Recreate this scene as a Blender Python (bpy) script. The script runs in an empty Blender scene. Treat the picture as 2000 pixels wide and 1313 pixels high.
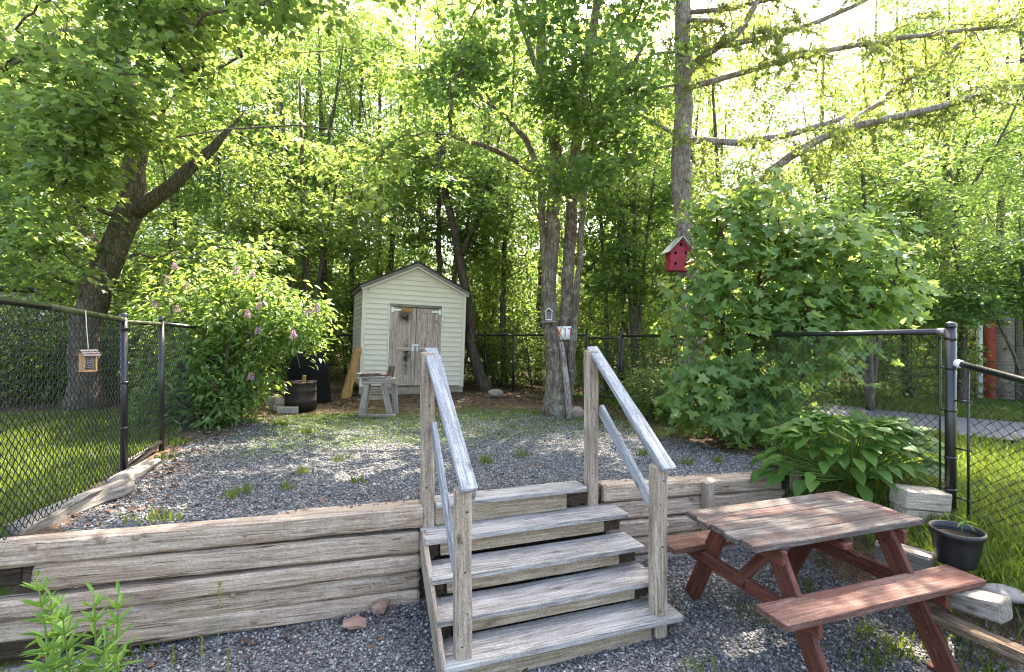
import bpy, math, random
import numpy as np
from mathutils import Vector, Matrix, Quaternion, noise as mnoise

# ------------------------------------------------------------------ camera, sky, sun, exposure
scene = bpy.context.scene
COL = scene.collection
FPX = 974.0            # focal length in pixels of the 2000 px wide photograph
EYE = 2.0
cam_d = bpy.data.cameras.new('camera')
cam_d.sensor_width = 36.0
cam_d.lens = 36.0 * FPX / 2000.0
cam_d.clip_end = 3000.0
cam_d.clip_start = 0.05
cam = bpy.data.objects.new('camera', cam_d)
COL.objects.link(cam)
cam.location = (0, 0, EYE)
cam.rotation_euler = (math.radians(90), 0, 0)
scene.camera = cam

SUN_AZ, SUN_EL = math.radians(24), math.radians(57)
world = bpy.data.worlds.new('World')
scene.world = world
world.use_nodes = True
wn = world.node_tree
sky = wn.nodes.new('ShaderNodeTexSky')
sky.sky_type = 'NISHITA'
sky.sun_disc = False
sky.sun_elevation = SUN_EL
sky.sun_rotation = SUN_AZ
sky.air_density = 1.0
sky.dust_density = 4.0
wn.links.new(sky.outputs[0], wn.nodes['Background'].inputs[0])
wn.nodes['Background'].inputs[1].default_value = 0.15
sun_d = bpy.data.lights.new('sun', 'SUN')
sun_d.energy = 3.8
sun_d.angle = math.radians(0.5)
sun_d.color = (1.0, 0.94, 0.84)
sun = bpy.data.objects.new('sun', sun_d)
COL.objects.link(sun)
sdir = Vector((math.sin(SUN_AZ) * math.cos(SUN_EL), math.cos(SUN_AZ) * math.cos(SUN_EL), math.sin(SUN_EL)))
sun.rotation_euler = sdir.to_track_quat('Z', 'Y').to_euler()
sun.location = sdir * 40
vs = scene.view_settings
vs.view_transform = 'Standard'
vs.look = 'None'
vs.gamma = 1.0
vs.exposure = 2.85
try:                                   # the photograph is balanced for open shade
    vs.use_white_balance = True
    vs.white_balance_temperature = 7000
except Exception:
    pass
vs.use_curve_mapping = False
cy = scene.cycles
cy.max_bounces = 9
cy.diffuse_bounces = 6
cy.glossy_bounces = 2
cy.transmission_bounces = 5
cy.transparent_max_bounces = 4
cy.sample_clamp_indirect = 6.0
cy.filter_width = 1.1
cy.use_denoising = True
try:
    cy.denoiser = 'OPENIMAGEDENOISE'
except Exception:
    pass

# ------------------------------------------------------------------ frame of the yard
TH = 0.337
CU, SU = math.cos(TH), math.sin(TH)

def uv(u, v, z=0.0):
    return Vector((u * CU - v * SU, u * SU + v * CU, z))

def at(px, py, Y):
    return Vector(((px - 1000.0) / FPX * Y, Y, EYE - (py - 656.5) / FPX * Y))

def sstep(a, b, x):
    t = np.clip((np.asarray(x, float) - a) / (b - a), 0, 1)
    return t * t * (3 - 2 * t)

def gz(X, Y):
    """height of the ground"""
    X = np.asarray(X, float); Y = np.asarray(Y, float)
    u = X * CU + Y * SU
    v = -X * SU + Y * CU
    lo = 0.02 + 0.09 * sstep(2.7, 3.5, v) + 0.42 * sstep(3.55, 4.0, u) + 0.13 * sstep(4.0, 4.4, u)
    lo = lo + 0.75 * sstep(-1.9, -2.3, u) * sstep(1.5, 2.6, v)
    hi = 0.775 + 0.09 * sstep(1.2, -1.9, u) - 0.07 * sstep(2.3, 4.0, u) + 0.04 * sstep(5.5, 9.0, v)
    hi = hi - 0.16 * sstep(4.3, 5.6, u) + 0.05 * sstep(-1.8, -4, u)
    t_wall = (v > 3.62).astype(float)
    t_soft = sstep(2.3, 3.7, v)
    k = sstep(3.95, 4.1, u)
    kl = sstep(-2.0, -2.25, u)
    t = t_wall * (1 - k) + t_soft * k
    t = t * (1 - kl) + np.maximum(t_soft, 0) * kl
    z = lo * (1 - t) + hi * t
    z = z + 0.010 * np.sin(3.1 * X + 1.3 * Y) * np.sin(2.3 * Y - 1.1 * X) + 0.006 * np.sin(7.3 * X + 2) * np.sin(6.1 * Y)
    far = sstep(30, 120, np.hypot(X, Y))
    return z * (1 - far) + 0.6 * far

def g(x, y):
    return float(gz(x, y))

# ------------------------------------------------------------------ object helpers
WM = {}

def link(o):
    COL.objects.link(o)
    return o

def put(o, parent, Mw):
    WM[o] = Mw
    if parent is not None:
        o.parent = parent
        o.matrix_basis = WM[parent].inverted() @ Mw
    else:
        o.matrix_basis = Mw
    return o

def tag(o, label=None, cat=None, group=None, kind=None):
    if label: o['label'] = label
    if cat: o['category'] = cat
    if group: o['group'] = group
    if kind: o['kind'] = kind
    return o

def thing(name, loc, label, cat, group=None, rz=0.0, rot=None):
    o = link(bpy.data.objects.new(name, None))
    o.empty_display_size = 0.1
    M = Matrix.Translation(Vector(loc)) @ (rot.to_4x4() if rot is not None else Matrix.Rotation(rz, 4, 'Z'))
    put(o, None, M)
    return tag(o, label, cat, group)

def mobj(name, me, parent, Mw):
    return put(link(bpy.data.objects.new(name, me)), parent, Mw)

def T(*a):
    return Matrix.Translation(Vector(a))

def RX(a): return Matrix.Rotation(a, 4, 'X')
def RY(a): return Matrix.Rotation(a, 4, 'Y')
def RZ(a): return Matrix.Rotation(a, 4, 'Z')

def pm(name, verts, faces, mat, smooth=False):
    me = bpy.data.meshes.new(name)
    me.from_pydata([tuple(v) for v in verts], [], faces)
    me.materials.append(mat)
    if smooth:
        me.polygons.foreach_set('use_smooth', [True] * len(me.polygons))
    me.update()
    return me

def npm(name, V, loops, totals, mat, rnd=None, smooth=False):
    """mesh straight from numpy arrays; rnd = one random number for each face"""
    me = bpy.data.meshes.new(name)
    V = np.ascontiguousarray(V, np.float32)
    loops = np.ascontiguousarray(loops, np.int32).ravel()
    totals = np.ascontiguousarray(totals, np.int32).ravel()
    me.vertices.add(len(V)); me.vertices.foreach_set('co', V.ravel())
    me.loops.add(len(loops)); me.loops.foreach_set('vertex_index', loops)
    me.polygons.add(len(totals))
    st = np.zeros(len(totals), np.int32); st[1:] = np.cumsum(totals)[:-1]
    me.polygons.foreach_set('loop_start', st)
    me.polygons.foreach_set('loop_total', totals)
    if smooth:
        me.polygons.foreach_set('use_smooth', np.ones(len(totals), bool))
    me.materials.append(mat)
    if rnd is not None:
        a = me.attributes.new('rnd', 'FLOAT', 'FACE')
        a.data.foreach_set('value', np.ascontiguousarray(rnd, np.float32))
    me.update(calc_edges=True)
    me.validate()
    return me

def board_mesh(L, W, H, mat, ch=0.004, segs=1, jit=0.0, seed=0, bow=0.0):
    """a sawn board: length on x, width on y, thickness on z, centred, chamfered, a little uneven"""
    r = random.Random(seed)
    hw, hh = W / 2, H / 2
    prof = [(-hw + ch, -hh), (hw - ch, -hh), (hw, -hh + ch), (hw, hh - ch), (hw - ch, hh), (-hw + ch, hh), (-hw, hh - ch), (-hw, -hh + ch)]
    V, F = [], []
    xs = [-L / 2 + L * i / segs for i in range(segs + 1)]
    xs = [xs[0]] + [xs[0] + min(ch, L * .02)] + xs[1:-1] + [xs[-1] - min(ch, L * .02)] + [xs[-1]]
    off = r.random() * 50
    for i, x in enumerate(xs):
        end = i in (0, len(xs) - 1)
        for k, (y, z) in enumerate(prof):
            s = 1 - (min(ch, .01) / max(min(hw, hh), .001)) * (0.9 if end else 0)
            jy = jit * mnoise.noise(Vector((x * 3 + off, k * 1.7, 0))) + jit * .5 * mnoise.noise(Vector((x * 11 + off, k * 2.7, 5)))
            jz = jit * mnoise.noise(Vector((x * 3 + off, k * 1.7, 9))) + jit * .5 * mnoise.noise(Vector((x * 11 + off, k * 2.7, 15)))
            jx = (r.random() - .5) * jit * 1.2 if i in (0, 1) else 0
            V.append((x + jx, y * s + jy, z * s + jz + bow * (1 - (2 * x / L) ** 2)))
    n = len(xs)
    for i in range(n - 1):
        for k in range(8):
            a, b = i * 8 + k, i * 8 + (k + 1) % 8
            F.append((a, b, b + 8, a + 8))
    F.append(tuple(range(7, -1, -1)))
    F.append(tuple(range((n - 1) * 8, n * 8)))
    # orientation: x forward, profile counter-clockwise seen from -x -> flip sides
    F = [tuple(reversed(f)) for f in F]
    return pm('board', V, F, mat)

_bseed = [100]
def board(name, parent, a, b, W, H, mat, up=(0, 0, 1), segs=1, jit=0.0, ch=0.004, bow=0.0):
    """a board from world point a to b; W across, H along up"""
    a, b = Vector(a), Vector(b)
    _bseed[0] += 1
    d = b - a
    L = d.length
    x = d.normalized()
    y = Vector(up).cross(x).normalized()
    z = x.cross(y)
    M = Matrix(((x.x, y.x, z.x, 0), (x.y, y.y, z.y, 0), (x.z, y.z, z.z, 0), (0, 0, 0, 1)))
    M.translation = (a + b) / 2
    return mobj(name, board_mesh(L, W, H, mat, ch, segs, jit, _bseed[0], bow), parent, M)

class Acc:
    """collects tubes and other pieces of ONE part"""
    def __init__(s):
        s.V = []; s.L = []; s.Tt = []; s.n = 0
    def add(s, V, faces):
        V = np.asarray(V, float)
        for f in faces:
            s.L.extend(i + s.n for i in f); s.Tt.append(len(f))
        s.V.append(V); s.n += len(V)
    def tube(s, pts, rad, sides=6, cap=True):
        P = np.asarray(pts, float)
        n = len(P)
        R = np.full(n, rad) if np.isscalar(rad) else np.asarray(rad, float)
        tg = np.gradient(P, axis=0)
        tg /= np.linalg.norm(tg, axis=1)[:, None] + 1e-9
        ref = np.array([0, 0, 1.0]) if abs(tg[0][2]) < .9 else np.array([1.0, 0, 0])
        x = np.cross(tg[0], ref); x /= np.linalg.norm(x)
        ang = np.linspace(0, 2 * np.pi, sides, endpoint=False)
        ca, sa = np.cos(ang)[:, None], np.sin(ang)[:, None]
        V = np.empty((n * sides, 3))
        for i in range(n):
            x = x - tg[i] * x.dot(tg[i]); x /= np.linalg.norm(x) + 1e-9
            y = np.cross(tg[i], x)
            V[i * sides:(i + 1) * sides] = P[i] + R[i] * (ca * x + sa * y)
        base = s.n
        i = np.arange(n - 1)[:, None] * sides
        k = np.arange(sides)[None, :]
        q = np.stack([i + k, i + (k + 1) % sides, i + sides + (k + 1) % sides, i + sides + k], -1).reshape(-1, 4) + base
        s.L.extend(q.ravel().tolist()); s.Tt.extend([4] * len(q))
        s.V.append(V); s.n += len(V)
        if cap:
            s.L.extend(range(base + sides - 1, base - 1, -1)); s.Tt.append(sides)
            s.L.extend(range(base + (n - 1) * sides, base + n * sides)); s.Tt.append(sides)
    def box(s, c, size, R=None):
        hx, hy, hz = [q / 2 for q in size]
        V = np.array([(x, y, z) for x in (-hx, hx) for y in (-hy, hy) for z in (-hz, hz)])
        if R is not None:
            V = V @ np.array(R.to_3x3()).T
        s.add(V + np.asarray(c, float), [(0, 1, 3, 2), (4, 6, 7, 5), (0, 4, 5, 1), (2, 3, 7, 6), (0, 2, 6, 4), (1, 5, 7, 3)])
    def mesh(s, name, mat, origin=(0, 0, 0), smooth=False, rnd=None):
        V = np.concatenate(s.V) - np.asarray(origin, float)
        return npm(name, V, s.L, s.Tt, mat, rnd, smooth)

def lathe(prof, sides=28):
    V, F = [], []
    n = len(prof)
    for r, z in prof:
        for k in range(sides):
            a = 2 * math.pi * k / sides
            V.append((r * math.cos(a), r * math.sin(a), z))
    for i in range(n - 1):
        for k in range(sides):
            a, b = i * sides + k, i * sides + (k + 1) % sides
            F.append((a, b, b + sides, a + sides))
    return V, F

# ------------------------------------------------------------------ materials
def new_mat(name):
    m = bpy.data.materials.new(name)
    m.use_nodes = True
    nt = m.node_tree
    return m, nt, nt.nodes['Principled BSDF']

def N(nt, kind, **kw):
    n = nt.nodes.new(kind)
    for k, v in kw.items():
        if k.startswith('i_'):
            n.inputs[k[2:].replace('_', ' ')].default_value = v
        elif k.startswith('n') and k[1:].isdigit():
            n.inputs[int(k[1:])].default_value = v
        else:
            setattr(n, k, v)
    return n

def ramp(nt, src, stops, interp='LINEAR'):
    r = nt.nodes.new('ShaderNodeValToRGB')
    r.color_ramp.interpolation = interp
    els = r.color_ramp.elements
    while len(els) < len(stops):
        els.new(0.5)
    for e, (p, c) in zip(els, stops):
        e.position = p
        e.color = (c[0], c[1], c[2], 1) if not np.isscalar(c) else (c, c, c, 1)
    nt.links.new(src, r.inputs[0])
    return r.outputs[0]

def mixc(nt, fac, a, b, mode='MIX'):
    m = nt.nodes.new('ShaderNodeMix')
    m.data_type = 'RGBA'
    m.blend_type = mode
    for sock, val in ((m.inputs[0], fac), (m.inputs[6], a), (m.inputs[7], b)):
        if isinstance(val, bpy.types.NodeSocket):
            nt.links.new(val, sock)
        elif np.isscalar(val):
            sock.default_value = val
        else:
            sock.default_value = (val[0], val[1], val[2], 1)
    return m.outputs[2]

def math_n(nt, op, a, b=0.0, clamp=False):
    m = nt.nodes.new('ShaderNodeMath')
    m.operation = op
    m.use_clamp = clamp
    for i, val in enumerate((a, b)):
        if isinstance(val, bpy.types.NodeSocket):
            nt.links.new(val, m.inputs[i])
        else:
            m.inputs[i].default_value = val
    return m.outputs[0]

def obj_coords(nt, scale=(1, 1, 1), rnd=True):
    tc = nt.nodes.new('ShaderNodeTexCoord')
    vec = tc.outputs['Object']
    if rnd:
        oi = nt.nodes.new('ShaderNodeObjectInfo')
        add = nt.nodes.new('ShaderNodeVectorMath'); add.operation = 'MULTIPLY_ADD'
        comb = nt.nodes.new('ShaderNodeCombineXYZ')
        for i in range(3):
            nt.links.new(oi.outputs['Random'], comb.inputs[i])
        nt.links.new(comb.outputs[0], add.inputs[0])
        add.inputs[1].default_value = (37, 53, 71)
        nt.links.new(vec, add.inputs[2])
        vec = add.outputs[0]
    mp = nt.nodes.new('ShaderNodeMapping')
    mp.inputs['Scale'].default_value = scale
    nt.links.new(vec, mp.inputs[0])
    return mp.outputs[0]

def noise_t(nt, vec, scale, detail=6, rough=.6, dist=0.0):
    n = nt.nodes.new('ShaderNodeTexNoise')
    n.inputs['Scale'].default_value = scale
    n.inputs['Detail'].default_value = detail
    n.inputs['Roughness'].default_value = rough
    n.inputs['Distortion'].default_value = dist
    nt.links.new(vec, n.inputs['Vector'])
    return n.outputs[0]

def bump(nt, b, h, strength=.4, dist=.01):
    bn = nt.nodes.new('ShaderNodeBump')
    bn.inputs['Strength'].default_value = strength
    bn.inputs['Distance'].default_value = dist
    nt.links.new(h, bn.inputs['Height'])
    nt.links.new(bn.outputs[0], b.inputs['Normal'])

def wood(name, dark, mid, light, fine=60, rough=.8, crack=.55, blotch=None, blotch_amt=.5, knots=True, nails=False):
    m, nt, b = new_mat(name)
    v = obj_coords(nt, (1, 1, 1))
    mp = nt.nodes.new('ShaderNodeMapping'); mp.inputs['Scale'].default_value = (1.7, 17, 17)
    nt.links.new(v, mp.inputs[0])
    grain = noise_t(nt, mp.outputs[0], 1.6, 9, .72, 1.1)
    mp2 = nt.nodes.new('ShaderNodeMapping'); mp2.inputs['Scale'].default_value = (2.0, fine, fine)
    nt.links.new(v, mp2.inputs[0])
    fg = noise_t(nt, mp2.outputs[0], 1.0, 4, .6, .2)
    col = ramp(nt, grain, [(.28, dark), (.5, mid), (.72, light)])
    fgr = ramp(nt, fg, [(.30, .5), (.62, 1.2)])
    col = mixc(nt, .75, col, fgr, 'MULTIPLY')
    sp = noise_t(nt, v, 75, 5, .75)
    col = mixc(nt, .8, col, ramp(nt, sp, [(.34, .55), (.52, 1.0), (.7, 1.25)]), 'MULTIPLY')
    big = noise_t(nt, v, 2.6, 5, .65)
    if blotch:
        bm = ramp(nt, big, [(.46, 0), (.62, 1)])
        bf = math_n(nt, 'MULTIPLY', bm, blotch_amt)
        col = mixc(nt, bf, col, blotch)
    else:
        col = mixc(nt, .5, col, ramp(nt, big, [(.3, .72), (.7, 1.2)]), 'MULTIPLY')
    mp3 = nt.nodes.new('ShaderNodeMapping'); mp3.inputs['Scale'].default_value = (.55, 26, 26)
    nt.links.new(v, mp3.inputs[0])
    cr = noise_t(nt, mp3.outputs[0], 1.0, 2, .5, .9)
    crm = ramp(nt, cr, [(.485, 0), (.5, 1), (.515, 0)])
    crm2 = math_n(nt, 'MULTIPLY', crm, ramp(nt, big, [(.42, 0), (.58, crack)]))
    col = mixc(nt, crm2, col, (dark[0] * .25, dark[1] * .22, dark[2] * .2))
    if knots:
        mpk = nt.nodes.new('ShaderNodeMapping'); mpk.inputs['Scale'].default_value = (3.2, 6.5, 6.5)
        nt.links.new(v, mpk.inputs[0])
        vo = nt.nodes.new('ShaderNodeTexVoronoi'); vo.inputs['Scale'].default_value = 1.0
        nt.links.new(mpk.outputs[0], vo.inputs['Vector'])
        kf = ramp(nt, vo.outputs['Distance'], [(.05, 1), (.13, .25), (.20, 0)])
        kf = math_n(nt, 'MULTIPLY', kf, .7)
        col = mixc(nt, kf, col, (dark[0] * .45, dark[1] * .38, dark[2] * .3))
    if nails:
        von = nt.nodes.new('ShaderNodeTexVoronoi'); von.inputs['Scale'].default_value = 9.0
        nt.links.new(v, von.inputs['Vector'])
        nf = ramp(nt, von.outputs['Distance'], [(.07, 1), (.10, 0)])
        col = mixc(nt, nf, col, (.03, .025, .02))
    nt.links.new(col, b.inputs['Base Color'])
    b.inputs['Roughness'].default_value = rough
    b.inputs['Specular IOR Level'].default_value = .25
    h = math_n(nt, 'SUBTRACT', math_n(nt, 'ADD', grain, fg), math_n(nt, 'MULTIPLY', crm2, 2.0))
    bump(nt, b, h, .55, .006)
    return m

def plain(name, col, rough=.6, metal=0.0, var=.25, scale=12, spec=.4, bmp=.15):
    m, nt, b = new_mat(name)
    v = obj_coords(nt)
    n = noise_t(nt, v, scale, 6, .65)
    c = mixc(nt, 1.0, col, ramp(nt, n, [(.3, 1 - var), (.7, 1 + var)]), 'MULTIPLY')
    nt.links.new(c, b.inputs['Base Color'])
    b.inputs['Roughness'].default_value = rough
    b.inputs['Metallic'].default_value = metal
    b.inputs['Specular IOR Level'].default_value = spec
    if bmp:
        bump(nt, b, n, bmp, .01)
    return m

def leaf_mat(name, c0, c1, t0, t1, mix=.48, rough=.45, spec=.35):
    """leaf: glossy-diffuse face plus light coming through; the attribute rnd shifts the hue leaf by leaf"""
    m, nt, b = new_mat(name)
    at_ = nt.nodes.new('ShaderNodeAttribute'); at_.attribute_name = 'rnd'
    oi = nt.nodes.new('ShaderNodeObjectInfo')
    f = math_n(nt, 'ADD', at_.outputs['Fac'], math_n(nt, 'MULTIPLY', math_n(nt, 'SUBTRACT', oi.outputs['Random'], .5), .35), True)
    ca = mixc(nt, f, c0, c1)
    ct = mixc(nt, f, t0, t1)
    nt.links.new(ca, b.inputs['Base Color'])
    b.inputs['Roughness'].default_value = rough
    b.inputs['Specular IOR Level'].default_value = spec
    tr = nt.nodes.new('ShaderNodeBsdfTranslucent')
    nt.links.new(ct, tr.inputs[0])
    mx = nt.nodes.new('ShaderNodeMixShader'); mx.inputs[0].default_value = mix
    nt.links.new(b.outputs[0], mx.inputs[1]); nt.links.new(tr.outputs[0], mx.inputs[2])
    nt.links.new(mx.outputs[0], nt.nodes['Material Output'].inputs[0])
    return m

def bark(name, dark, light, scale=1.0, lichen=None):
    m, nt, b = new_mat(name)
    v = obj_coords(nt, (9 * scale, 9 * scale, 2.4 * scale))
    n = noise_t(nt, v, 1.6, 9, .7, .5)
    vo = nt.nodes.new('ShaderNodeTexVoronoi'); vo.inputs['Scale'].default_value = 2.2
    vo.feature = 'DISTANCE_TO_EDGE'
    nt.links.new(v, vo.inputs['Vector'])
    col = ramp(nt, n, [(.3, dark), (.68, light)])
    ck = ramp(nt, vo.outputs['Distance'], [(0, .45), (.14, 1)])
    col = mixc(nt, .8, col, ck, 'MULTIPLY')
    if lichen:
        v2 = obj_coords(nt, (1, 1, 1))
        ln = noise_t(nt, v2, 7, 6, .7)
        col = mixc(nt, ramp(nt, ln, [(.52, 0), (.62, .75)]), col, lichen)
    nt.links.new(col, b.inputs['Base Color'])
    b.inputs['Roughness'].default_value = .9
    b.inputs['Specular IOR Level'].default_value = .15
    h = math_n(nt, 'ADD', n, ck)
    bump(nt, b, h, .8, .02)
    return m

M = {}
M['rail'] = wood('rail_wood', (.16, .163, .17), (.315, .325, .34), (.50, .51, .525), 90, .75, .7)
M['post'] = wood('post_wood', (.16, .115, .078), (.37, .295, .22), (.56, .48, .38), 70, .8, .6)
M['tread'] = wood('tread_wood', (.12, .105, .09), (.32, .295, .265), (.56, .535, .495), 70, .85, .8, blotch=(.44, .425, .40), blotch_amt=.45)
M['riser'] = wood('riser_wood', (.18, .13, .08), (.34, .27, .185), (.48, .40, .30), 60, .8, .3)
M['timber'] = wood('timber_wood', (.16, .105, .068), (.43, .335, .25), (.62, .52, .41), 85, .9, 1.0, blotch=(.36, .24, .14), blotch_amt=.32)
M['timber_grey'] = wood('timber_grey_wood', (.085, .072, .058), (.235, .21, .18), (.40, .37, .33), 45, .9, .9, blotch=(.20, .17, .13), blotch_amt=.5)
M['dark_wood'] = wood('blackish_wood', (.02, .016, .012), (.06, .045, .03), (.11, .085, .055), 45, .9, .8)  # very dark brown wood for recessed timbers and blocks below the treads
M['red_wood'] = wood('red_stained_wood', (.060, .021, .014), (.125, .042, .027), (.20, .072, .048), 60, .6, .4, knots=False)
M['table_top'] = wood('worn_table_wood', (.035, .028, .024), (.105, .090, .080), (.23, .21, .195), 60, .8, .8, blotch=(.14, .048, .036), blotch_amt=.5)
M['bench_top'] = wood('worn_bench_wood', (.060, .026, .019), (.13, .070, .054), (.24, .165, .135), 60, .75, .7, blotch=(.13, .045, .032), blotch_amt=.6)
M['door_wood'] = wood('door_wood', (.24, .17, .13), (.50, .40, .33), (.65, .555, .475), 50, .85, .4, nails=True)
M['fascia'] = wood('fascia_wood', (.14, .12, .105), (.25, .22, .195), (.36, .33, .30), 50, .85, .4)
M['raw_wood'] = wood('split_wood', (.22, .10, .03), (.42, .235, .09), (.55, .36, .18), 50, .85, .4)
M['grey_board'] = wood('old_grey_board', (.16, .13, .11), (.29, .25, .215), (.40, .36, .32), 50, .85, .4)
M['cedar'] = wood('cedar', (.33, .16, .07), (.50, .28, .14), (.60, .37, .20), 120, .6, .1, knots=False)
M['siding'] = plain('vinyl_siding', (.70, .625, .51), .45, 0, .06, 3, .35, .03)
M['trim_white'] = plain('white_trim', (.74, .72, .64), .45, 0, .06, 20, .35, .0)
M['black_metal'] = plain('black_coated_steel', (.012, .012, .013), .32, 0, .3, 30, .6, .05)
M['mesh_wire'] = plain('black_vinyl_wire', (.010, .011, .010), .4, 0, .1, 30, .5, 0)
M['moss_rail'] = plain('algae_rail', (.045, .055, .02), .6, 0, .7, 9, .3, .1)
M['galv'] = plain('galvanised_metal', (.30, .31, .32), .45, .7, .15, 40, .5, .05)
M['white_paint'] = plain('white_paint', (.78, .78, .76), .5, 0, .08, 30, .4, .05)
M['orange_paint'] = plain('orange_paint', (.70, .24, .07), .6, 0, .25, 60, .3, 0)
M['red_paint'] = plain('red_paint', (.36, .035, .06), .6, 0, .25, 12, .35, .1)
M['tin'] = plain('tin_roof', (.55, .56, .55), .35, .5, .2, 14, .5, .05)
M['black'] = plain('black_plastic', (.014, .014, .015), .45, 0, .25, 12, .45, .08)
M['cover'] = plain('black_cover', (.006, .006, .007), .75, 0, .4, 8, .15, .5)
M['rot_wood'] = wood('rotten_wood', (.045, .030, .018), (.135, .095, .06), (.27, .205, .14), 45, .95, 1.0)
M['pale_timber'] = wood('pale_timber_wood', (.20, .15, .10), (.43, .36, .27), (.60, .54, .44), 60, .9, .6)
M['steel_drum'] = plain('rusty_drum', (.035, .026, .024), .65, .2, .5, 14, .4, .25)
M['rust'] = plain('rust', (.26, .10, .03), .8, 0, .4, 20, .2, .2)
M['concrete'] = plain('concrete', (.37, .33, .29), .9, 0, .2, 18, .2, .3)
M['stone'] = plain('stone', (.27, .22, .19), .9, 0, .35, 9, .2, .5)
M['stone_pale'] = plain('pale_stone', (.15, .148, .145), .85, 0, .35, 9, .25, .5)
M['stone_red'] = plain('reddish_stone', (.25, .165, .125), .9, 0, .3, 9, .2, .4)
M['soil'] = plain('potting_soil', (.02, .016, .012), .95, 0, .4, 40, .1, .6)
M['red_wall'] = plain('red_painted_boards', (.33, .06, .04), .7, 0, .25, 8, .3, .1)
M['hole'] = plain('dark_hole', (.006, .005, .005), .9, 0, 0, 5, .1, 0)
M['string'] = plain('cord', (.55, .50, .45), .9, 0, .1, 60, .1, 0)
M['bark_grey'] = bark('maple_bark', (.06, .045, .033), (.29, .235, .18), 1.3, (.30, .29, .22))
M['bark_dark'] = bark('dark_bark', (.045, .035, .026), (.15, .12, .092), 1.0)
M['bark_mid'] = bark('forest_bark', (.06, .048, .036), (.20, .165, .13), 1.2)
M['bark_scale'] = bark('conifer_bark', (.15, .115, .095), (.44, .37, .325), 1.6, (.42, .41, .38))
M['leaf_maple'] = leaf_mat('maple_leaf', (.058, .112, .038), (.115, .17, .058), (.22, .38, .07), (.46, .56, .13), .48)
M['leaf_wood'] = leaf_mat('forest_leaf', (.045, .098, .034), (.095, .155, .055), (.23, .40, .07), (.49, .58, .13), .54)
M['leaf_young'] = leaf_mat('young_maple_leaf', (.11, .195, .06), (.165, .245, .08), (.30, .46, .08), (.52, .62, .15), .48)
M['leaf_lilac'] = leaf_mat('lilac_leaf', (.10, .18, .055), (.155, .235, .075), (.29, .45, .07), (.50, .60, .13), .46)
M['leaf_needle'] = leaf_mat('needle', (.055, .095, .030), (.12, .155, .05), (.26, .36, .06), (.50, .55, .12), .5)
M['leaf_hosta'] = leaf_mat('hosta_leaf', (.045, .11, .018), (.085, .16, .026), (.12, .26, .025), (.22, .36, .04), .30, .5, .22)
M['leaf_weed'] = leaf_mat('weed_leaf', (.10, .21, .028), (.15, .27, .040), (.16, .32, .03), (.26, .40, .04), .32)
M['leaf_red'] = leaf_mat('reddish_seed', (.16, .07, .035), (.26, .11, .06), (.30, .12, .05), (.45, .20, .08), .4)
M['grass'] = leaf_mat('grass_blade', (.055, .10, .016), (.15, .175, .035), (.14, .24, .02), (.30, .36, .04), .38)
M['dead_leaf'] = leaf_mat('dead_leaf', (.055, .034, .025), (.19, .12, .088), (.10, .05, .03), (.2, .1, .06), .15, .8, .1)
M['stem'] = plain('green_stem', (.12, .20, .04), .6, 0, .2, 20, .3, 0)
M['flower'] = leaf_mat('lilac_flower', (.50, .20, .40), (.70, .42, .60), (.45, .2, .38), (.6, .35, .5), .3)

# gravel stones: blue-grey crushed rock, each stone its own shade
def gravel_mat():
    m, nt, b = new_mat('crushed_stone')
    a = nt.nodes.new('ShaderNodeAttribute'); a.attribute_name = 'rnd'
    c = ramp(nt, a.outputs['Fac'], [(0, (.060, .059, .058)), (.45, (.155, .153, .150)), (.8, (.27, .264, .255)), (.93, (.38, .365, .34)), (1, (.29, .22, .165))])
    nt.links.new(c, b.inputs['Base Color'])
    b.inputs['Roughness'].default_value = .85
    b.inputs['Specular IOR Level'].default_value = .25
    return m
M['gravel'] = gravel_mat()

def ground_mat():
    m, nt, b = new_mat('ground_soil')
    tc = nt.nodes.new('ShaderNodeTexCoord')
    v = tc.outputs['Object']
    vo = nt.nodes.new('ShaderNodeTexVoronoi'); vo.inputs['Scale'].default_value = 62
    nt.links.new(v, vo.inputs['Vector'])
    sep = nt.nodes.new('ShaderNodeSeparateColor'); nt.links.new(vo.outputs['Color'], sep.inputs[0])
    gr = ramp(nt, sep.outputs[0], [(0, (.05, .05, .05)), (.5, (.135, .133, .13)), (1, (.24, .235, .23))])
    gr = mixc(nt, .8, gr, ramp(nt, vo.outputs['Distance'], [(.2, 1.1), (.75, .45)]), 'MULTIPLY')
    n1 = noise_t(nt, v, 9, 8, .7)
    n2 = noise_t(nt, v, 1.3, 5, .6)
    soil = ramp(nt, n1, [(.3, (.045, .03, .02)), (.55, (.11, .08, .055)), (.75, (.20, .155, .115))])
    lawn = ramp(nt, n1, [(.3, (.03, .06, .012)), (.7, (.08, .13, .02))])
    ag = nt.nodes.new('ShaderNodeAttribute'); ag.attribute_name = 'gravel'
    al = nt.nodes.new('ShaderNodeAttribute'); al.attribute_name = 'grass'
    jit = math_n(nt, 'MULTIPLY', math_n(nt, 'SUBTRACT', n1, .5), .9)
    fg = ramp(nt, math_n(nt, 'ADD', ag.outputs['Fac'], jit), [(.35, 0), (.6, 1)])
    fl = ramp(nt, math_n(nt, 'ADD', al.outputs['Fac'], jit), [(.35, 0), (.6, 1)])
    c = mixc(nt, fg, soil, gr)
    c = mixc(nt, fl, c, lawn)
    nt.links.new(c, b.inputs['Base Color'])
    b.inputs['Roughness'].default_value = .95
    b.inputs['Specular IOR Level'].default_value = .1
    h = math_n(nt, 'ADD', math_n(nt, 'MULTIPLY', vo.outputs['Distance'], -1.0), n1)
    bump(nt, b, h, .7, .015)
    return m
M['ground'] = ground_mat()

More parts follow.
